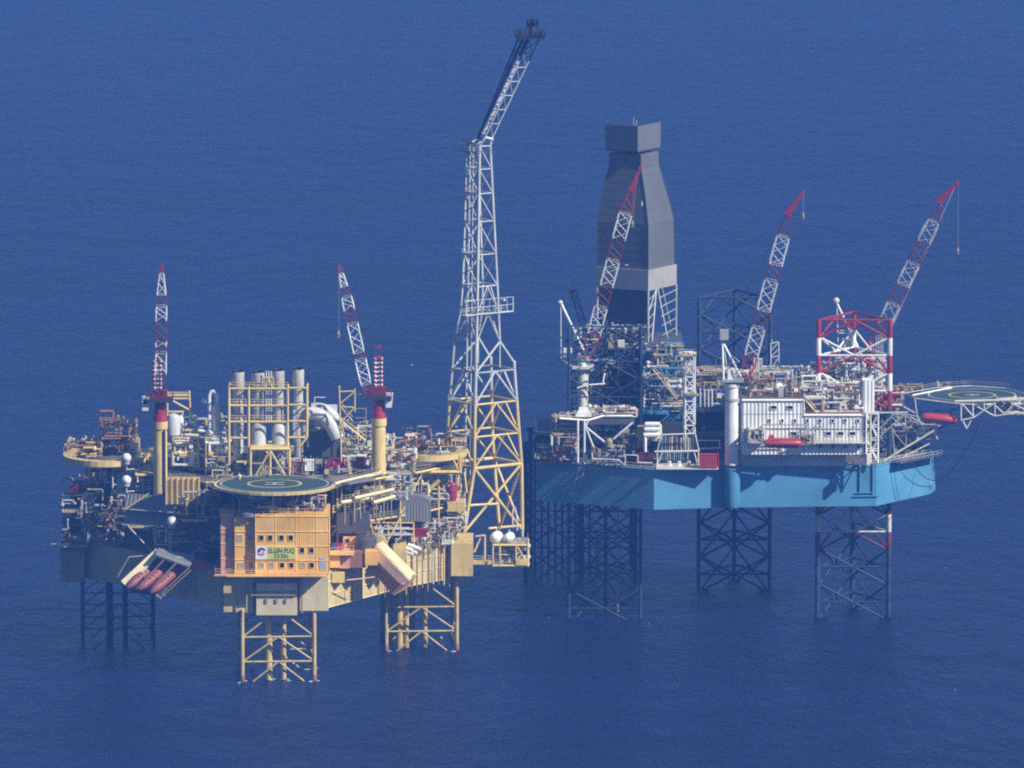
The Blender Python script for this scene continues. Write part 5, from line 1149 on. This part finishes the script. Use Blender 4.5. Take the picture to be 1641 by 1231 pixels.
# ---- derrick
dk = Thing('derrick', 'tall enclosed grey drilling derrick with narrow neck and boxed crown', 'derrick', P(1030, 560, 110))
Yn = 101.0; TH = R(30)
def drect(pl, pr_, pR, py, Yc_=None, mid=True):
    """four corners from the image columns of left, near and right corners at row py of the near corner"""
    z = P(pr_, py, Yn).z; s_ = 6.70
    a = (pr_ - pl) / s_ / math.cos(TH); b = (pR - pr_) / s_ / math.sin(TH); cy = 110.0
    # keep the plan centred on one axis
    near = V(X(pr_, Yn), 0, z); L = near + V(-a * math.cos(TH), a * math.sin(TH), 0); Rr = near + V(b * math.sin(TH), b * math.cos(TH), 0); B = L + Rr - near
    yc = (near.y + B.y) / 2; sh = cy - yc
    return [p + V(0, sh, 0) for p in (near, Rr, B, L)]
prof = [(957, 1038, 1084, 556), (957, 1038, 1084, 466), (956, 1038, 1081, 433), (956, 1038, 1080, 361), (963, 1034, 1071, 325), (969, 1030.5, 1063, 298), (976, 1026.5, 1055.5, 273), (976.5, 1026, 1054.8, 250)]
rr = [drect(*p) for p in prof]
dk.part('windwall', MB().loft([rr[1], rr[2]]), 'skirt', label='pale grey clad band round the derrick'); 
big = drect(955, 1038, 1085, 466); big2 = drect(955, 1038, 1085, 433); dk.part('windwall', MB().loft([big, big2]), 'skirt', label='pale grey clad band round the derrick')
def wall_rows(lo, hi, n, mat='derrick'):
    for k in range(n):
        a = [p.lerp(q_, k / n) for p, q_ in zip(lo, hi)]; b = [p.lerp(q_, (k + .985) / n) for p, q_ in zip(lo, hi)]
        c = sum(a, V(0, 0, 0)) / 4; b = [V(c.x + (p.x - c.x) * .996, c.y + (p.y - c.y) * .996, p.z) for p in b]
        dk.part('windwall_panel', MB().loft([a, b]), mat)
wall_rows(rr[2], rr[3], 5); wall_rows(rr[3], rr[4], 3); wall_rows(rr[4], rr[5], 2); wall_rows(rr[5], rr[6], 2); wall_rows(rr[6], rr[7], 2)
tb = drect(969, 1021, 1058.6, 246); tt = drect(969, 1021, 1058.6, 204); low = [tt[0], tt[1], tt[2] - V(0, 0, 1.9), tt[3] - V(0, 0, 1.9)]
dk.part('crown_floor', MB().loft([tb, [p + V(0, 0, .3) for p in tb]]), 'derrick')
for i_ in range(4):
    a_, b_ = i_, (i_ + 1) % 4; lo_ = 2 if i_ in (2,) else None
    za_ = tt[0].z if i_ in (0, 3) else tt[0].z - 1.9
    w4 = [tb[a_], tb[b_], V(tt[b_].x, tt[b_].y, za_), V(tt[a_].x, tt[a_].y, za_)]; c4 = sum(tb, V(0, 0, 0)) / 4
    inn = [V(p.x + (c4.x - p.x) * .04, p.y + (c4.y - p.y) * .04, p.z) for p in w4]
    dk.part('crown_wall', MB().add(w4 + inn, [(0, 1, 2, 3), (7, 6, 5, 4), (3, 2, 6, 7), (1, 0, 4, 5), (0, 3, 7, 4), (2, 1, 5, 6)]), 'derrick')
dk.bar('antenna', tt[0] + V(-1, 2, 0), tt[0] + V(-1, 2, 1.8), .1, 'grey', 4); dk.bar('antenna', tt[0] + V(-.3, 2, 0), tt[0] + V(-.3, 2, 1.2), .1, 'grey', 4)
# corner posts and rows on the walls
for i in range(4):
    for a, b in zip(rr[2:-1], rr[3:]): dk.bar('edge_trim', a[i], b[i], .12, 'darkeq', 4)
# lower open part: right face lattice, left face clad
r0, r1 = rr[0], rr[1]
for i in range(4): dk.bar('derrick_leg', r0[i], r1[i], .3, 'grey')
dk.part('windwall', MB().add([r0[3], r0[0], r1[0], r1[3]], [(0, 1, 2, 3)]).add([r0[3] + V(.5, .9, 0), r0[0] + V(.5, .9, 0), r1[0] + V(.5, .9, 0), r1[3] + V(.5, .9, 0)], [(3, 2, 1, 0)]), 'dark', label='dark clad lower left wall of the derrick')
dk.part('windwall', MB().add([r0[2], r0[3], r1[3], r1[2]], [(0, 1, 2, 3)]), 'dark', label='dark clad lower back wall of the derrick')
A_, B_ = r0[0], r0[1]; C_, D_ = r1[0], r1[1]; apx = C_.lerp(D_, .35)
for a, b, r in ((A_.lerp(B_, .12), C_.lerp(D_, .28), .22), (A_.lerp(B_, .72), C_.lerp(D_, .33), .22), (A_.lerp(C_, .6), C_.lerp(D_, .28), .14), (A_.lerp(B_, .8).lerp(C_.lerp(D_, .8), .3), C_.lerp(D_, .5), .12)): dk.bar('derrick_brace', a, b, r, 'lgrey', 6)
for k in range(5):
    f_ = .15 + k * .17; a = A_.lerp(B_, .55).lerp(C_.lerp(D_, .35), f_); b = B_.lerp(D_, f_ + .08); dk.bar('derrick_brace', a, b, .12, 'grey', 5); dk.bar('derrick_brace', A_.lerp(C_, f_), A_.lerp(B_, .15).lerp(C_.lerp(D_, .28), f_ + .1), .1, 'grey', 5)
# windwall ledge light and marks
dk.part('floodlight', MB().box(P(1028, 330, 97), P(1030, 323, 97.4)), 'dirtywhite'); dk.part('walkway', MB().box(P(1002, 425.5, 96), P(1007, 424, 97)), 'dirtywhite')
# ---- drill floor and cantilever
ca = Thing('drill_floor', 'cluttered drill floor and cantilever substructure below the derrick, dark blue with sky-blue wind walls', 'drill floor', P(1030, 700, 100))
def qbox(t, nm, px0, px1, yb, yt, Y, dep, mat, rot=-30, **k):
    A = P(px0, yb, Y); B = P(px1, yt, Y); mb = MB().box((A.x, Y, A.z), (B.x, Y + dep, B.z), 0); return t.part(nm, mb, mat, **k)
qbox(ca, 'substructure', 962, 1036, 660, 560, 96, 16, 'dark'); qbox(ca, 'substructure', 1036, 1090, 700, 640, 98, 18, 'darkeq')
qbox(ca, 'floor_plate', 940, 1095, 560, 556, 92, 26, 'darkeq'); qbox(ca, 'floor_plate', 1030, 1110, 600, 596, 90, 20, 'khaki')
qbox(ca, 'cantilever_beam', 960, 1100, 690, 665, 90, 2.5, 'tealdark'); qbox(ca, 'cantilever_beam', 960, 1100, 690, 665, 106, 2.5, 'tealdark')
qbox(ca, 'wind_wall', 1030, 1040, 600, 562, 88, 2, 'tealdark'); qbox(ca, 'wind_wall', 1041, 1055, 594, 583, 87, 3, 'teal'); qbox(ca, 'wind_wall', 1066, 1086, 586, 561, 88, 4, 'tealdark'); qbox(ca, 'wind_wall', 1056, 1064, 578, 560, 90, 3, 'darkeq')
qbox(ca, 'mud_tank', 1030, 1072, 664, 650, 86, 6, 'tealdark'); qbox(ca, 'doghouse', 975, 984, 558, 548, 91, 3, 'khaki'); qbox(ca, 'doghouse', 990, 1001, 557, 547, 91, 3, 'lgrey')
for x0, x1, yb, yt, Y, dp, n_, s_, mats in ((912, 1035, 560, 528, 92, 12, 70, 1, ('darkeq', 'grey', 'dark', 'dirtywhite')), (915, 1036, 650, 560, 90, 8, 110, 2, ('dark', 'darkeq', 'tealdark', 'grey')), (1032, 1096, 660, 555, 85, 6, 120, 3, ('khaki', 'grey', 'dirtywhite', 'darkeq', 'tealdark')), (1110, 1180, 640, 598, 88, 12, 80, 4, ('khaki', 'brown', 'grey', 'dirtywhite')), (1115, 1162, 655, 625, 84, 6, 26, 5, ('dirtywhite', 'bluebox', 'darkeq'))):
    a0, a1, b0, b1 = bxs(x0, x1, yb, yt, Y); pipework(ca, a0, a1, Y, Y + dp, b0, b1, n_, 700 + s_, mats)
for x in (915, 940, 965, 990, 1015, 1034): ca.bar('column', P(x, 690, 90), P(x, 556, 90), .3, 'dark', 6)
for y in (560, 590, 622, 655): ca.bar('beam', P(912, y, 90), P(1036, y, 90), .25, 'dark', 6)
for a in ((915, 590, 940, 560), (940, 622, 965, 590), (965, 655, 990, 622), (990, 590, 1015, 560), (1015, 622, 1034, 590)): ca.bar('brace', P(a[0], a[1], 90), P(a[2], a[3], 90), .18, 'darkeq', 6)
for px in (1122, 1129, 1135, 1141): ca.bar('standpipe', P(px, 652, 84), P(px, 622 + (px % 3) * 3, 84), .22, 'dirtywhite')
ca.part('stair_flight', MB().stair(P(1046, 592, 84), P(1078, 632, 84), 1.8), 'khaki'); ca.part('stair_flight', MB().stair(P(1058, 598, 83), P(1084, 640, 83), 1.6), 'khaki'); ca.bar('beam', P(1038, 603, 84), P(1058, 598, 84), .25, 'dirtywhite', 4)
for a in ((1110, 592, 1145, 592), (1110, 598, 1165, 600)): ca.bar('pipe_deck_beam', P(a[0], a[1], 96), P(a[2], a[3], 96), .5, 'brown', 4)
for a in ((944, 617, 970, 615), (966, 613, 969, 598), (938, 618, 925, 622)): ca.bar('flare_arm', P(a[0], a[1], 74), P(a[2], a[3], 74), .22, 'white', 6)
# white lattice tower
t = Thing('lattice_mast', 'slim white square lattice mast between the derrick and the white crane pedestal', 'mast', P(1104, 700, 74))
cs = square(X(1104, 75.5), 75.5, 2.3, 8); zlo = P(1104, 702, 74).z; zhi = P(1104, 566, 74).z; lv_ = [zlo + (zhi - zlo) * k / 7 for k in range(8)]
for i in range(4): t.bar('chord', (*cs[i], DT + 2), (*cs[i], zhi), .2, 'white')
for k in range(7):
    ru = [V(*c, lv_[k + 1]) for c in cs]; rd = [V(*c, lv_[k]) for c in cs]; kbay(t, rd, ru, .12, 'white', 'Z' if k % 2 else 'N')
qbox(t, 'top_landing', 1088, 1116, 571, 568, 73, 5, 'creampale'); A = P(1088, 568, 73); B = P(1116, 568, 73); t.part('railing', MB().rail([A, B]), 'creampale'); qbox(t, 'mid_landing', 1094, 1117, 634, 631, 73.4, 4, 'khaki')
# left service platform on struts
sp = Thing('service_platform', 'white-edged service platform on V struts at the left rig corner under the crane', 'platform', P(960, 745, 62))
for a, b, Ya, Yb in (((897, 671), (942, 674), 64, 64), ((942, 674), (966, 667), 64, 66), ((966, 667), (1014, 667), 66, 66)): 
    A = P(*a, Ya); B = P(*b, Yb); sp.bar('edge_beam', A, B, .32, 'white', 4); sp.part('railing', MB().rail([A, B], h=1.5), 'dirtywhite')
sp.part('deck_plate', MB().box(P(897, 673, 64.4), P(1016, 671, 74)), 'darkeq')
for a in ((926, 741, 926, 673), (936.5, 743, 936.5, 673), (939.5, 685, 970.5, 710), (983, 703.6, 1014, 677), (942, 674, 937, 690), (940, 688, 952, 720)): sp.bar('strut', P(a[0], a[1], 62.5), P(a[2], a[3], 62.5), .27 if abs(a[0] - a[2]) < 3 else .24, 'white')
sp.part('hub_box', MB().revolve(P(976, 716, 62.5), (0, 0, 1), [(0, .9), (1.4, .9), (2.0, .5)], 12), 'khaki'); sp.part('crane_foot', MB().loft([[(X(921, 66), 65, P(920, 667, 66).z), (X(948, 66), 65, P(920, 667, 66).z), (X(948, 66), 70, P(920, 667, 66).z), (X(921, 66), 70, P(920, 667, 66).z)], [(X(928, 66), 65.5, P(920, 655, 66).z), (X(943, 66), 65.5, P(920, 655, 66).z), (X(943, 66), 69, P(920, 655, 66).z), (X(928, 66), 69, P(920, 655, 66).z)]]), 'white')
for x0, x1, yb, yt, Y, dp, n_, s_, mats in ((884, 925, 738, 668, 66, 8, 90, 11, ('khaki', 'dirtywhite', 'grey', 'brown')), (862, 900, 742, 715, 68, 8, 40, 12, ('khaki', 'grey', 'darkeq', 'brown')), (940, 1040, 742, 690, 70, 10, 70, 13, ('darkeq', 'dark', 'grey', 'khaki')), (945, 1020, 668, 655, 66, 5, 46, 14, ('dirtywhite', 'khaki', 'white', 'brown')), (948, 1000, 745, 718, 61, 4, 30, 15, ('khaki', 'grey', 'darkeq'))):
    a0, a1, b0, b1 = bxs(x0, x1, yb, yt, Y); pipework(sp, a0, a1, Y, Y + dp, max(b0, DT + .3), b1, n_, 720 + s_, mats)
for i, y in enumerate((683, 696, 709, 722)):
    A = P(892, y, 66); B = P(924, y, 66); sp.part('stair_landing', MB().box((A.x, 66, A.z), (B.x, 70, A.z + .2)), 'khaki'); sp.part('railing', MB().rail([A, B]), 'khaki')
for a in ((949, 736, 949, 725), (949, 735, 990, 737), (990, 737, 997, 742), (1002, 742, 1002, 729), (1002, 729, 1022, 730), (1022, 730, 1022, 741), (1022, 741, 1046, 742)): sp.bar('handrail', P(a[0], a[1], 60.5), P(a[2], a[3], 60.5), .12, 'white', 5)
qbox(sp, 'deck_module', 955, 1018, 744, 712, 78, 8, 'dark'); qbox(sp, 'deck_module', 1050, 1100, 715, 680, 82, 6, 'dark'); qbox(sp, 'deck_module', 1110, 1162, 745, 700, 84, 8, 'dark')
# spool stack
t = Thing('spool_stack', 'stack of three fat white rollers with a pale tank behind, right of the V struts', 'rollers', P(1040, 725, 66))
for i, y in enumerate((680, 688, 697)): A = P(1033 - i, y, 66); t.part('roller', MB().revolve(A, (1, 0, 0), [(0, .2), (.1, .55), (2.0, .6), (3.6, .55), (3.7, .2)], 14), 'white', smooth=True)
t.part('tank', MB().revolve(P(1052, 706, 68), (0, 0, 1), [(0, 1.3), (3.6, 1.3), (4.2, .6)], 16), 'creampale', smooth=True); t.bar('post', P(1034, 724, 66), P(1034, 694, 66), .4, 'white'); qbox(t, 'bracket', 1022, 1033, 706, 684, 67, 3, 'khaki')
# hose rack
t = Thing('hose_rack', 'white trapezoid rack of dark hoses above three white bell-shaped capstans', 'rack', P(1084, 751, 60)); Yh = hB_[1] + 4
for Y in (Yh, Yh + 4):
    for a, r in (((1049, 724, 1121, 723), .28), ((1059, 697, 1114, 695), .2), ((1053, 724, 1053, 751), .2), ((1119, 723, 1119, 749), .2), ((1059, 697, 1053, 724), .16), ((1114, 695, 1120, 723), .16), ((1062, 724, 1053, 745), .16), ((1112, 724, 1118, 745), .16)): t.bar('frame_bar', P(a[0], a[1], Y), P(a[2], a[3], Y), r, 'dirtywhite', 5)
g = random.Random(12)
for k in range(16): px = 1059 + k * 3.6; t.bar('hose', P(px, 698 + g.uniform(0, 4), Yh + 2), P(px + g.uniform(-1, 1), 722, Yh + 2), .16, g.choice(['darkeq', 'dirtywhite', 'tealdark', 'khaki']), 6); 
for k in range(16): px = 1059 + k * 3.6; t.bar('hose', P(px, 725, Yh + 2), P(px + g.uniform(-1, 1), 740, Yh + 2), .14, g.choice(['darkeq', 'grey', 'tealdark']), 6)
t.bar('base_beam', P(1053, 751, Yh), P(1153, 748, Yh), .22, 'dirtywhite', 4)
t.part('base_shelf', MB().box((X(1051, Yh), hB_[1] - 1.6, DT + .1), (X(1150, Yh), Yh + 4, DT + .3)), 'dirtywhite')
for px in (1073, 1088.6, 1104): c = P(px, 749, Yh - .5); t.part('capstan', MB().revolve(c, (0, 0, 1), [(0, .75), (.3, .7), (.6, .4), (1.2, .38), (1.4, .5), (1.5, .1)], 12), 'white', smooth=True)
for a in ((1119, 706, 1155, 706), (1117, 719, 1156, 718), (1153, 706, 1153, 718)): t.bar('frame_bar', P(a[0], a[1], Yh + 1), P(a[2], a[3], Yh + 1), .18, 'dirtywhite', 5)
# ---- lifeboats and davits on the rig
t = Thing('lifeboat', 'orange-red enclosed lifeboat hung in front of the white rig quarters', 'lifeboat', P(1255, 718, Yq - 4), 'enclosed lifeboats of the rig')
pf = [(-.5, .15), (-.47, .6), (-.36, .95), (0, 1), (.36, .95), (.46, .6), (.5, .15)]
c = P(1255, 711, Yq - 4); hullshape(t, c, (1, 0, 0), 9.1, 1.35, 'boatred', prof=pf); t.part('canopy', MB().loft([[c + V(x, y, .3) for x, y in ((-3.9, -.9), (3.9, -.9), (3.9, .9), (-3.9, .9))], [c + V(x, y, 1.3) for x, y in ((-3.3, -.6), (3.5, -.6), (3.5, .6), (-3.3, .6))]]), 'boatred'); t.part('helm_cabin', MB().loft([[c + V(x, y, 1.2) for x, y in ((-3.6, -.6), (-1.9, -.6), (-1.9, .6), (-3.6, .6))], [c + V(x, y, 2.1) for x, y in ((-3.3, -.4), (-2.3, -.4), (-2.3, .4), (-3.3, .4))]]), 'boatred')
t.part('fender_band', MB().box(c + V(-4.1, -1.45, -.1), c + V(4.1, -1.3, .1)), 'darkred')
for k in range(6): t.part('porthole', MB().box(c + V(-2.6 + k, -.92, .75), c + V(-2.2 + k, -.7, 1.05)), 'glass')
t = Thing('lifeboat_davit', 'grey davit frame holding the lifeboat against the rig quarters', 'davit', P(1255, 715, Yq - 2))
for a in ((1221, 681, 1293, 681), (1221, 681, 1221, 708), (1293, 681, 1293, 704), (1221, 687, 1293, 686)): t.bar('frame_bar', P(a[0], a[1], Yq - 4), P(a[2], a[3], Yq - 4), .16, 'grey', 5)
for px in (1221, 1293): t.bar('davit_arm', P(px, 681, Yq - 4), P(px, 683, Yq), .16, 'grey', 5)
qbox(t, 'boarding_platform', 1203, 1227, 711, 708, Yq - 4, 3.8, 'grey'); qbox(t, 'boarding_platform', 1283, 1300, 713, 711, Yq - 3, 2.8, 'dirtywhite'); a0, a1, b0, b1 = bxs(1200, 1224, 708, 690, Yq - 3.4); pipework(t, a0, a1, Yq - 3.4, Yq - .5, b0, b1, 26, 901, ('grey', 'khaki', 'dirtywhite')); a0, a1, b0, b1 = bxs(1284, 1304, 711, 698, Yq - 3); pipework(t, a0, a1, Yq - 3, Yq - .5, b0, b1, 12, 902, ('grey', 'khaki'))
# right end lattice stair tower
t = Thing('corner_tower', 'white lattice corner tower at the right end of the rig quarters', 'tower', P(1396, 744, Yq))
cs = [(X(1387, Yq - .5), Yq - .5), (X(1406, Yq - .5), Yq - .5), (X(1406, Yq + 3), Yq + 3), (X(1387, Yq + 3), Yq + 3)]; zz_ = [P(1390, y, Yq).z for y in (742, 722, 705, 684, 663)]
for i, c_ in enumerate(cs): t.bar('chord', (*c_, zz_[0]), (*c_, zz_[-1]), .26, 'white')
t.bar('chord', P(1395, 742, Yq - .5), P(1395, 665, Yq - .5), .24, 'creampale')
for k in range(4): kbay(t, [V(*c_, zz_[k]) for c_ in cs], [V(*c_, zz_[k + 1]) for c_ in cs], .15, 'white', 'KVKV'[k])
qbox(t, 'fairlead', 1389, 1394, 745, 728, Yq - 2, 1.5, 'white'); t.bar('top_beam', P(1385, 662, Yq - .6), P(1455, 661, Yq + 8), .22, 'grey', 5)
# grey lattice mast and jib behind quarters
t = Thing('radio_mast', 'thin grey braced mast standing behind the blue container', 'mast', P(1241, 600, 96))
for a in ((1234.5, 551, 1247.5, 548), (1248, 548, 1248, 600), (1235, 551, 1235, 600), (1235, 562, 1247, 550), (1234.5, 573, 1247.5, 571), (1236, 571, 1247, 560), (1236, 590, 1247, 574)): t.bar('bar', P(a[0], a[1], 96), P(a[2], a[3], 96), .14, 'lgrey', 5)
t.bar('antenna', P(1237, 551, 96), P(1237, 544, 96), .09, 'lgrey', 4)
t = Thing('rig_deck_gear', 'jumble of pipes, tanks and vents on the rig deck behind the quarters', 'deck machinery', P(1250, 640, 100))
for x0, x1, yb, yt, Y, dp, n_, s_, mats in ((1190, 1300, 640, 606, 92, 20, 110, 1, ('dirtywhite', 'khaki', 'grey', 'white', 'brown')), (1300, 1372, 645, 590, 96, 14, 110, 2, ('dirtywhite', 'grey', 'lgrey', 'khaki')), (1312, 1420, 632, 580, 84, 8, 60, 3, ('lgrey', 'dirtywhite', 'grey')), (1400, 1448, 664, 630, 86, 14, 60, 4, ('darkred', 'khaki', 'dirtywhite', 'brown'))):
    a0, a1, b0, b1 = bxs(x0, x1, yb, yt, Y); pipework(t, a0, a1, Y, Y + dp, b0, b1, n_, 740 + s_, mats)
for i, (x0, x1, yb, yt, Y, m) in enumerate(((1195, 1250, 660, 620, 98, 'darkeq'), (1210, 1270, 606, 598, 100, 'khaki'), (1400, 1430, 664, 636, 92, 'darkred'), (1300, 1335, 640, 618, 100, 'dirtywhite'), (1270, 1300, 640, 622, 104, 'darkeq'), (1424, 1444, 644, 634, 88, 'red'), (1428, 1446, 650, 647, 86, 'white'))): qbox(t, 'deckhouse', x0, x1, yb, yt, Y, 8 if i < 5 else 3, m)
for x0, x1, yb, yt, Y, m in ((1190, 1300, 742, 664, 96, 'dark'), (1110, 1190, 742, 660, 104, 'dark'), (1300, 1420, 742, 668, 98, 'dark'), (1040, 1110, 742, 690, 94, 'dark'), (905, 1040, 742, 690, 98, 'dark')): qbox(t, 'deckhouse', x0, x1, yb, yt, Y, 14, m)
# ---- rig helideck
HZ = P(1545, 640, 88).z
hp_ = [(1451, 630), (1500, 621.5), (1555, 618.5), (1612, 622), (1646, 631), (1638, 641), (1575, 649), (1530, 646), (1466, 638)]
pw = [PZ(x, y, HZ) for x, y in hp_]
cxh = sum(p.x for p in pw) / len(pw); cyh = sum(p.y for p in pw) / len(pw)
h2 = Thing('helideck', 'wide green angular helideck cantilevered over the water at the right edge', 'helideck', (cxh, cyh, HZ - 8), 'helidecks')
h2.part('deck_plate', MB().prism([(p.x, p.y) for p in pw], HZ - .4, HZ), 'green')
for a, b in zip(pw, pw[1:] + pw[:1]): h2.bar('edge_beam', a + V(0, 0, -.1), b + V(0, 0, -.1), .22, 'dirtywhite', 4)
h2.part('painted_ring', ringmesh(cxh + .8, cyh, HZ + .006, 5.2, 5.7), 'yline'); h2.part('painted_ring', ringmesh(cxh + .8, cyh, HZ + .006, 10.2, 10.6), 'line')
letter_h(h2, cxh + .8, cyh, HZ + .006, .8)
A = PZ(1462, 634, HZ + .3); B = PZ(1525, 621.5, HZ + .3); h2.bar('painted_bar', A, B, .25, 'white', 4)
for a in ((1530, 643.5, 1629, 641), (1540, 646, 1540, 674), (1540, 674, 1561, 669), (1542, 648, 1561, 669), (1561, 669, 1592, 647), (1559, 645, 1559, 668), (1577, 644, 1577, 655), (1594, 645, 1594, 667), (1594, 667, 1630, 662), (1594, 650, 1610, 664), (1610, 664, 1625, 646), (1566, 652, 1594, 667), (1543, 675, 1549, 687), (1549, 687, 1556, 674), (1620, 646, 1650, 660), (1630, 662, 1650, 664)):
    for Y in (80, 92): h2.bar('truss_bar', P(a[0], a[1], Y - 2), P(a[2], a[3] - (3 if Y > 85 else 0), Y - 2), .2 if a[1] != 643.5 else .35, 'dirtywhite', 5)
for px in (1540, 1561, 1594, 1630): A = P(px, 664, 78); h2.bar('truss_bar', A, A + V(0, 12, 0), .16, 'grey', 5)
a0, a1, b0, b1 = bxs(1600, 1650, 664, 646, 80); pipework(h2, a0, a1, 80, 90, b0, b1, 44, 950, ('khaki', 'grey', 'dirtywhite'))
a0, a1, b0, b1 = bxs(1605, 1650, 648, 641, 79); pipework(h2, a0, a1, 79, 82, b0, b1, 20, 951, ('brown', 'dirtywhite')); 
mb = MB().rail([PZ(1448, 629, HZ), PZ(1500, 619.5, HZ), PZ(1556, 616.5, HZ), PZ(1616, 620.5, HZ)], h=.9); h2.part('safety_net_frame', mb, 'khaki')
A = P(1450, 626, 100); a0, a1, b0, b1 = bxs(1440, 1478, 626, 619, 104); pipework(h2, a0, a1, 104, 108, b0, b1, 20, 952, ('khaki', 'brown', 'darkeq')); a0, a1, b0, b1 = bxs(1498, 1520, 620, 613, 112); pipework(h2, a0, a1, 110, 112, b0, b1, 12, 953, ('khaki', 'dirtywhite', 'grey'))
for a, b in (((1448, 652), (1466, 662)), ((1466, 640), (1470, 670)), ((1458, 668), (1500, 690)), ((1470, 670), (1480, 690)), ((1478, 688), (1512, 681))): h2.bar('support_strut', P(*a, 84), P(*b, 84), .2, 'grey', 6)
for sx in (1455, 1480, 1505, 1530, 1570): A = P(sx, 655, 86); B = P(1430, 725, 92); h2.bar('support_strut', A, A.lerp(B, .9), .16, 'darkeq', 5)
t = Thing('lifeboat', 'red enclosed lifeboat slung below the left part of the angular helideck', 'lifeboat', P(1506, 680, 80), 'enclosed lifeboats of the rig'); c = P(1506, 671, 80); hullshape(t, c, (1, 0, -.1), 8.6, 1.2, 'boatred', prof=pf); t.part('canopy', MB().loft([[c + V(x, y, .2) for x, y in ((-3.6, -.9), (3.6, -.9), (3.6, .9), (-3.6, .9))], [c + V(x, y, 1.2) for x, y in ((-3.2, -.5), (3.2, -.5), (3.2, .5), (-3.2, .5))]]), 'boatred')
for sx in (-2.6, 2.6): t.bar('fall_rope', c + V(sx, 0, 1.1), c + V(sx, 0, 3.4), .05, 'dark', 4)
# bow support lattice
t = Thing('bow_truss', 'dim grey lattice of struts bracing the helideck from the rig bow', 'truss', P(1450, 720, 84))
def bs(a, b, Y, r=.14, m='grey'): t.bar('strut', P(*a, Y), P(*b, Y), r, m, 5)
bs((1416, 739), (1497, 690), 72, .26, 'dirtywhite'); bs((1450, 731), (1490, 711), 80, .22, 'lgrey')
g = random.Random(31)
nodes = [[(1425, 664), (1450, 664), (1472, 668)], [(1430, 690), (1452, 692), (1478, 690)], [(1433, 726), (1452, 716), (1494, 694)]]
for i in range(3):
    for j in range(3):
        if j < 2: bs(nodes[i][j], nodes[i][j + 1], 80 + 4 * i); bs(nodes[i][j], nodes[min(i + 1, 2)][j + 1], 82, .1)
        if i < 2: bs(nodes[i][j], nodes[i + 1][j], 80 + 2 * j); bs(nodes[i + 1][j], nodes[i][min(j + 1, 2)], 84, .1)
bs((1410, 700), (1450, 662), 78, .12, 'lgrey'); bs((1407, 690), (1432, 664), 78, .12, 'lgrey')
a0, a1, b0, b1 = bxs(1412, 1470, 735, 672, 86); pipework(t, a0, a1, 84, 94, b0, b1, 60, 960, ('grey', 'darkeq', 'khaki')); a0, a1, b0, b1 = bxs(1470, 1500, 702, 680, 84); pipework(t, a0, a1, 82, 90, b0, b1, 40, 961, ('grey', 'lgrey', 'khaki'))
o_b = V(hE[1] - hD[1], hD[0] - hE[0], 0).normalized() * 3.2; pa_, pb_ = V(*hD, 0).lerp(V(*hE, 0), .25), V(*hE, 0)
t.part('bow_shade_ledge', MB().prism([tuple(v[:2]) for v in (pa_, pb_, pb_ + o_b, pa_ + o_b)], DT - .1, DT + .06), 'darkeq'); t.part('railing', MB().rail([pa_ + o_b + V(0, 0, DT), pb_ + o_b + V(0, 0, DT)]), 'grey')  # ledge and rail added to throw shade on the bow face below
# hanging hoses
for i, (ps, lab) in enumerate((([(1433, 736), (1448, 770), (1470, 784), (1492, 779)], 'dark hose looping along the bow of the blue hull, inner loop'), ([(1457, 734), (1475, 765), (1492, 778), (1510, 766)], 'dark hose sagging past the bow knob, middle loop'), ([(1510, 766), (1540, 745), (1560, 700), (1569, 678)], 'thin dark cable curving up from the bow to the helideck truss'))):
    t = Thing('hanging_hose', lab, 'hose', P(*ps[0], 68), 'hoses and cables hanging at the rig bow')
    t.part('hose', MB().path(bez([P(*p_, 70) for p_ in ps], 12), .1, 5), 'rubber')
# ================================================================== WELL PLATFORM behind the rig
wp = Thing('wellhead_platform', 'dark wellhead platform jacket standing in the sea behind the left end of the rig hull', 'platform', (X(935, 138), 138, 0))
cs0 = [(X(842, 134), 134), (X(1018, 134), 134), (X(1012, 158), 158), (X(850, 158), 158)]; zt_ = 34; lv_ = [-2, 8, 17, 26, zt_]
mid_ = [((cs0[0][0] + cs0[1][0]) / 2, 134), ((cs0[0][0] + cs0[1][0]) / 2, 158)]
for c_ in cs0 + mid_: wp.bar('jacket_leg', (*c_, -3), (*c_, zt_), .5, 'leghazed', 10)
for za, zb_ in zip(lv_, lv_[1:]):
    for Y_ in (134, 158):
        pts_ = [V(cs0[0][0], Y_, 0), V(mid_[0][0], Y_, 0), V(cs0[1][0], Y_, 0)]
        for a, b in zip(pts_, pts_[1:]): wp.bar('brace', a + V(0, 0, za), b + V(0, 0, zb_), .2, 'leghazed'); wp.bar('brace', b + V(0, 0, za), a + V(0, 0, zb_), .2, 'leghazed'); wp.bar('horizontal_brace', a + V(0, 0, zb_), b + V(0, 0, zb_), .18, 'leghazed')
    for i, j in ((1, 2), (3, 0)): wp.bar('brace', (*cs0[i], za), (*cs0[j], zb_), .2, 'leghazed')
g = random.Random(41)
for k in range(9): wp.bar('conductor', (X(857 + k * 11, 140), 138 + g.uniform(0, 8), -3), (X(857 + k * 11, 140), 138 + g.uniform(0, 8), zt_), .26, 'leghazed', 10)
wp.bar('yellow_conductor', P(957, 922, 130), P(957, 868, 130), .55, 'khaki', 10); wp.bar('thin_riser', P(990, 988, 78), P(990, 820, 78), .18, 'khaki', 6)
wp.part('cellar_deck', MB().box((X(858, 132), 132, zt_), (X(1022, 132), 160, zt_ + 2)), 'dark'); wp.part('topsides', MB().box((X(925, 134), 134, zt_ + 2), (X(1015, 134), 158, 45)), 'dark')
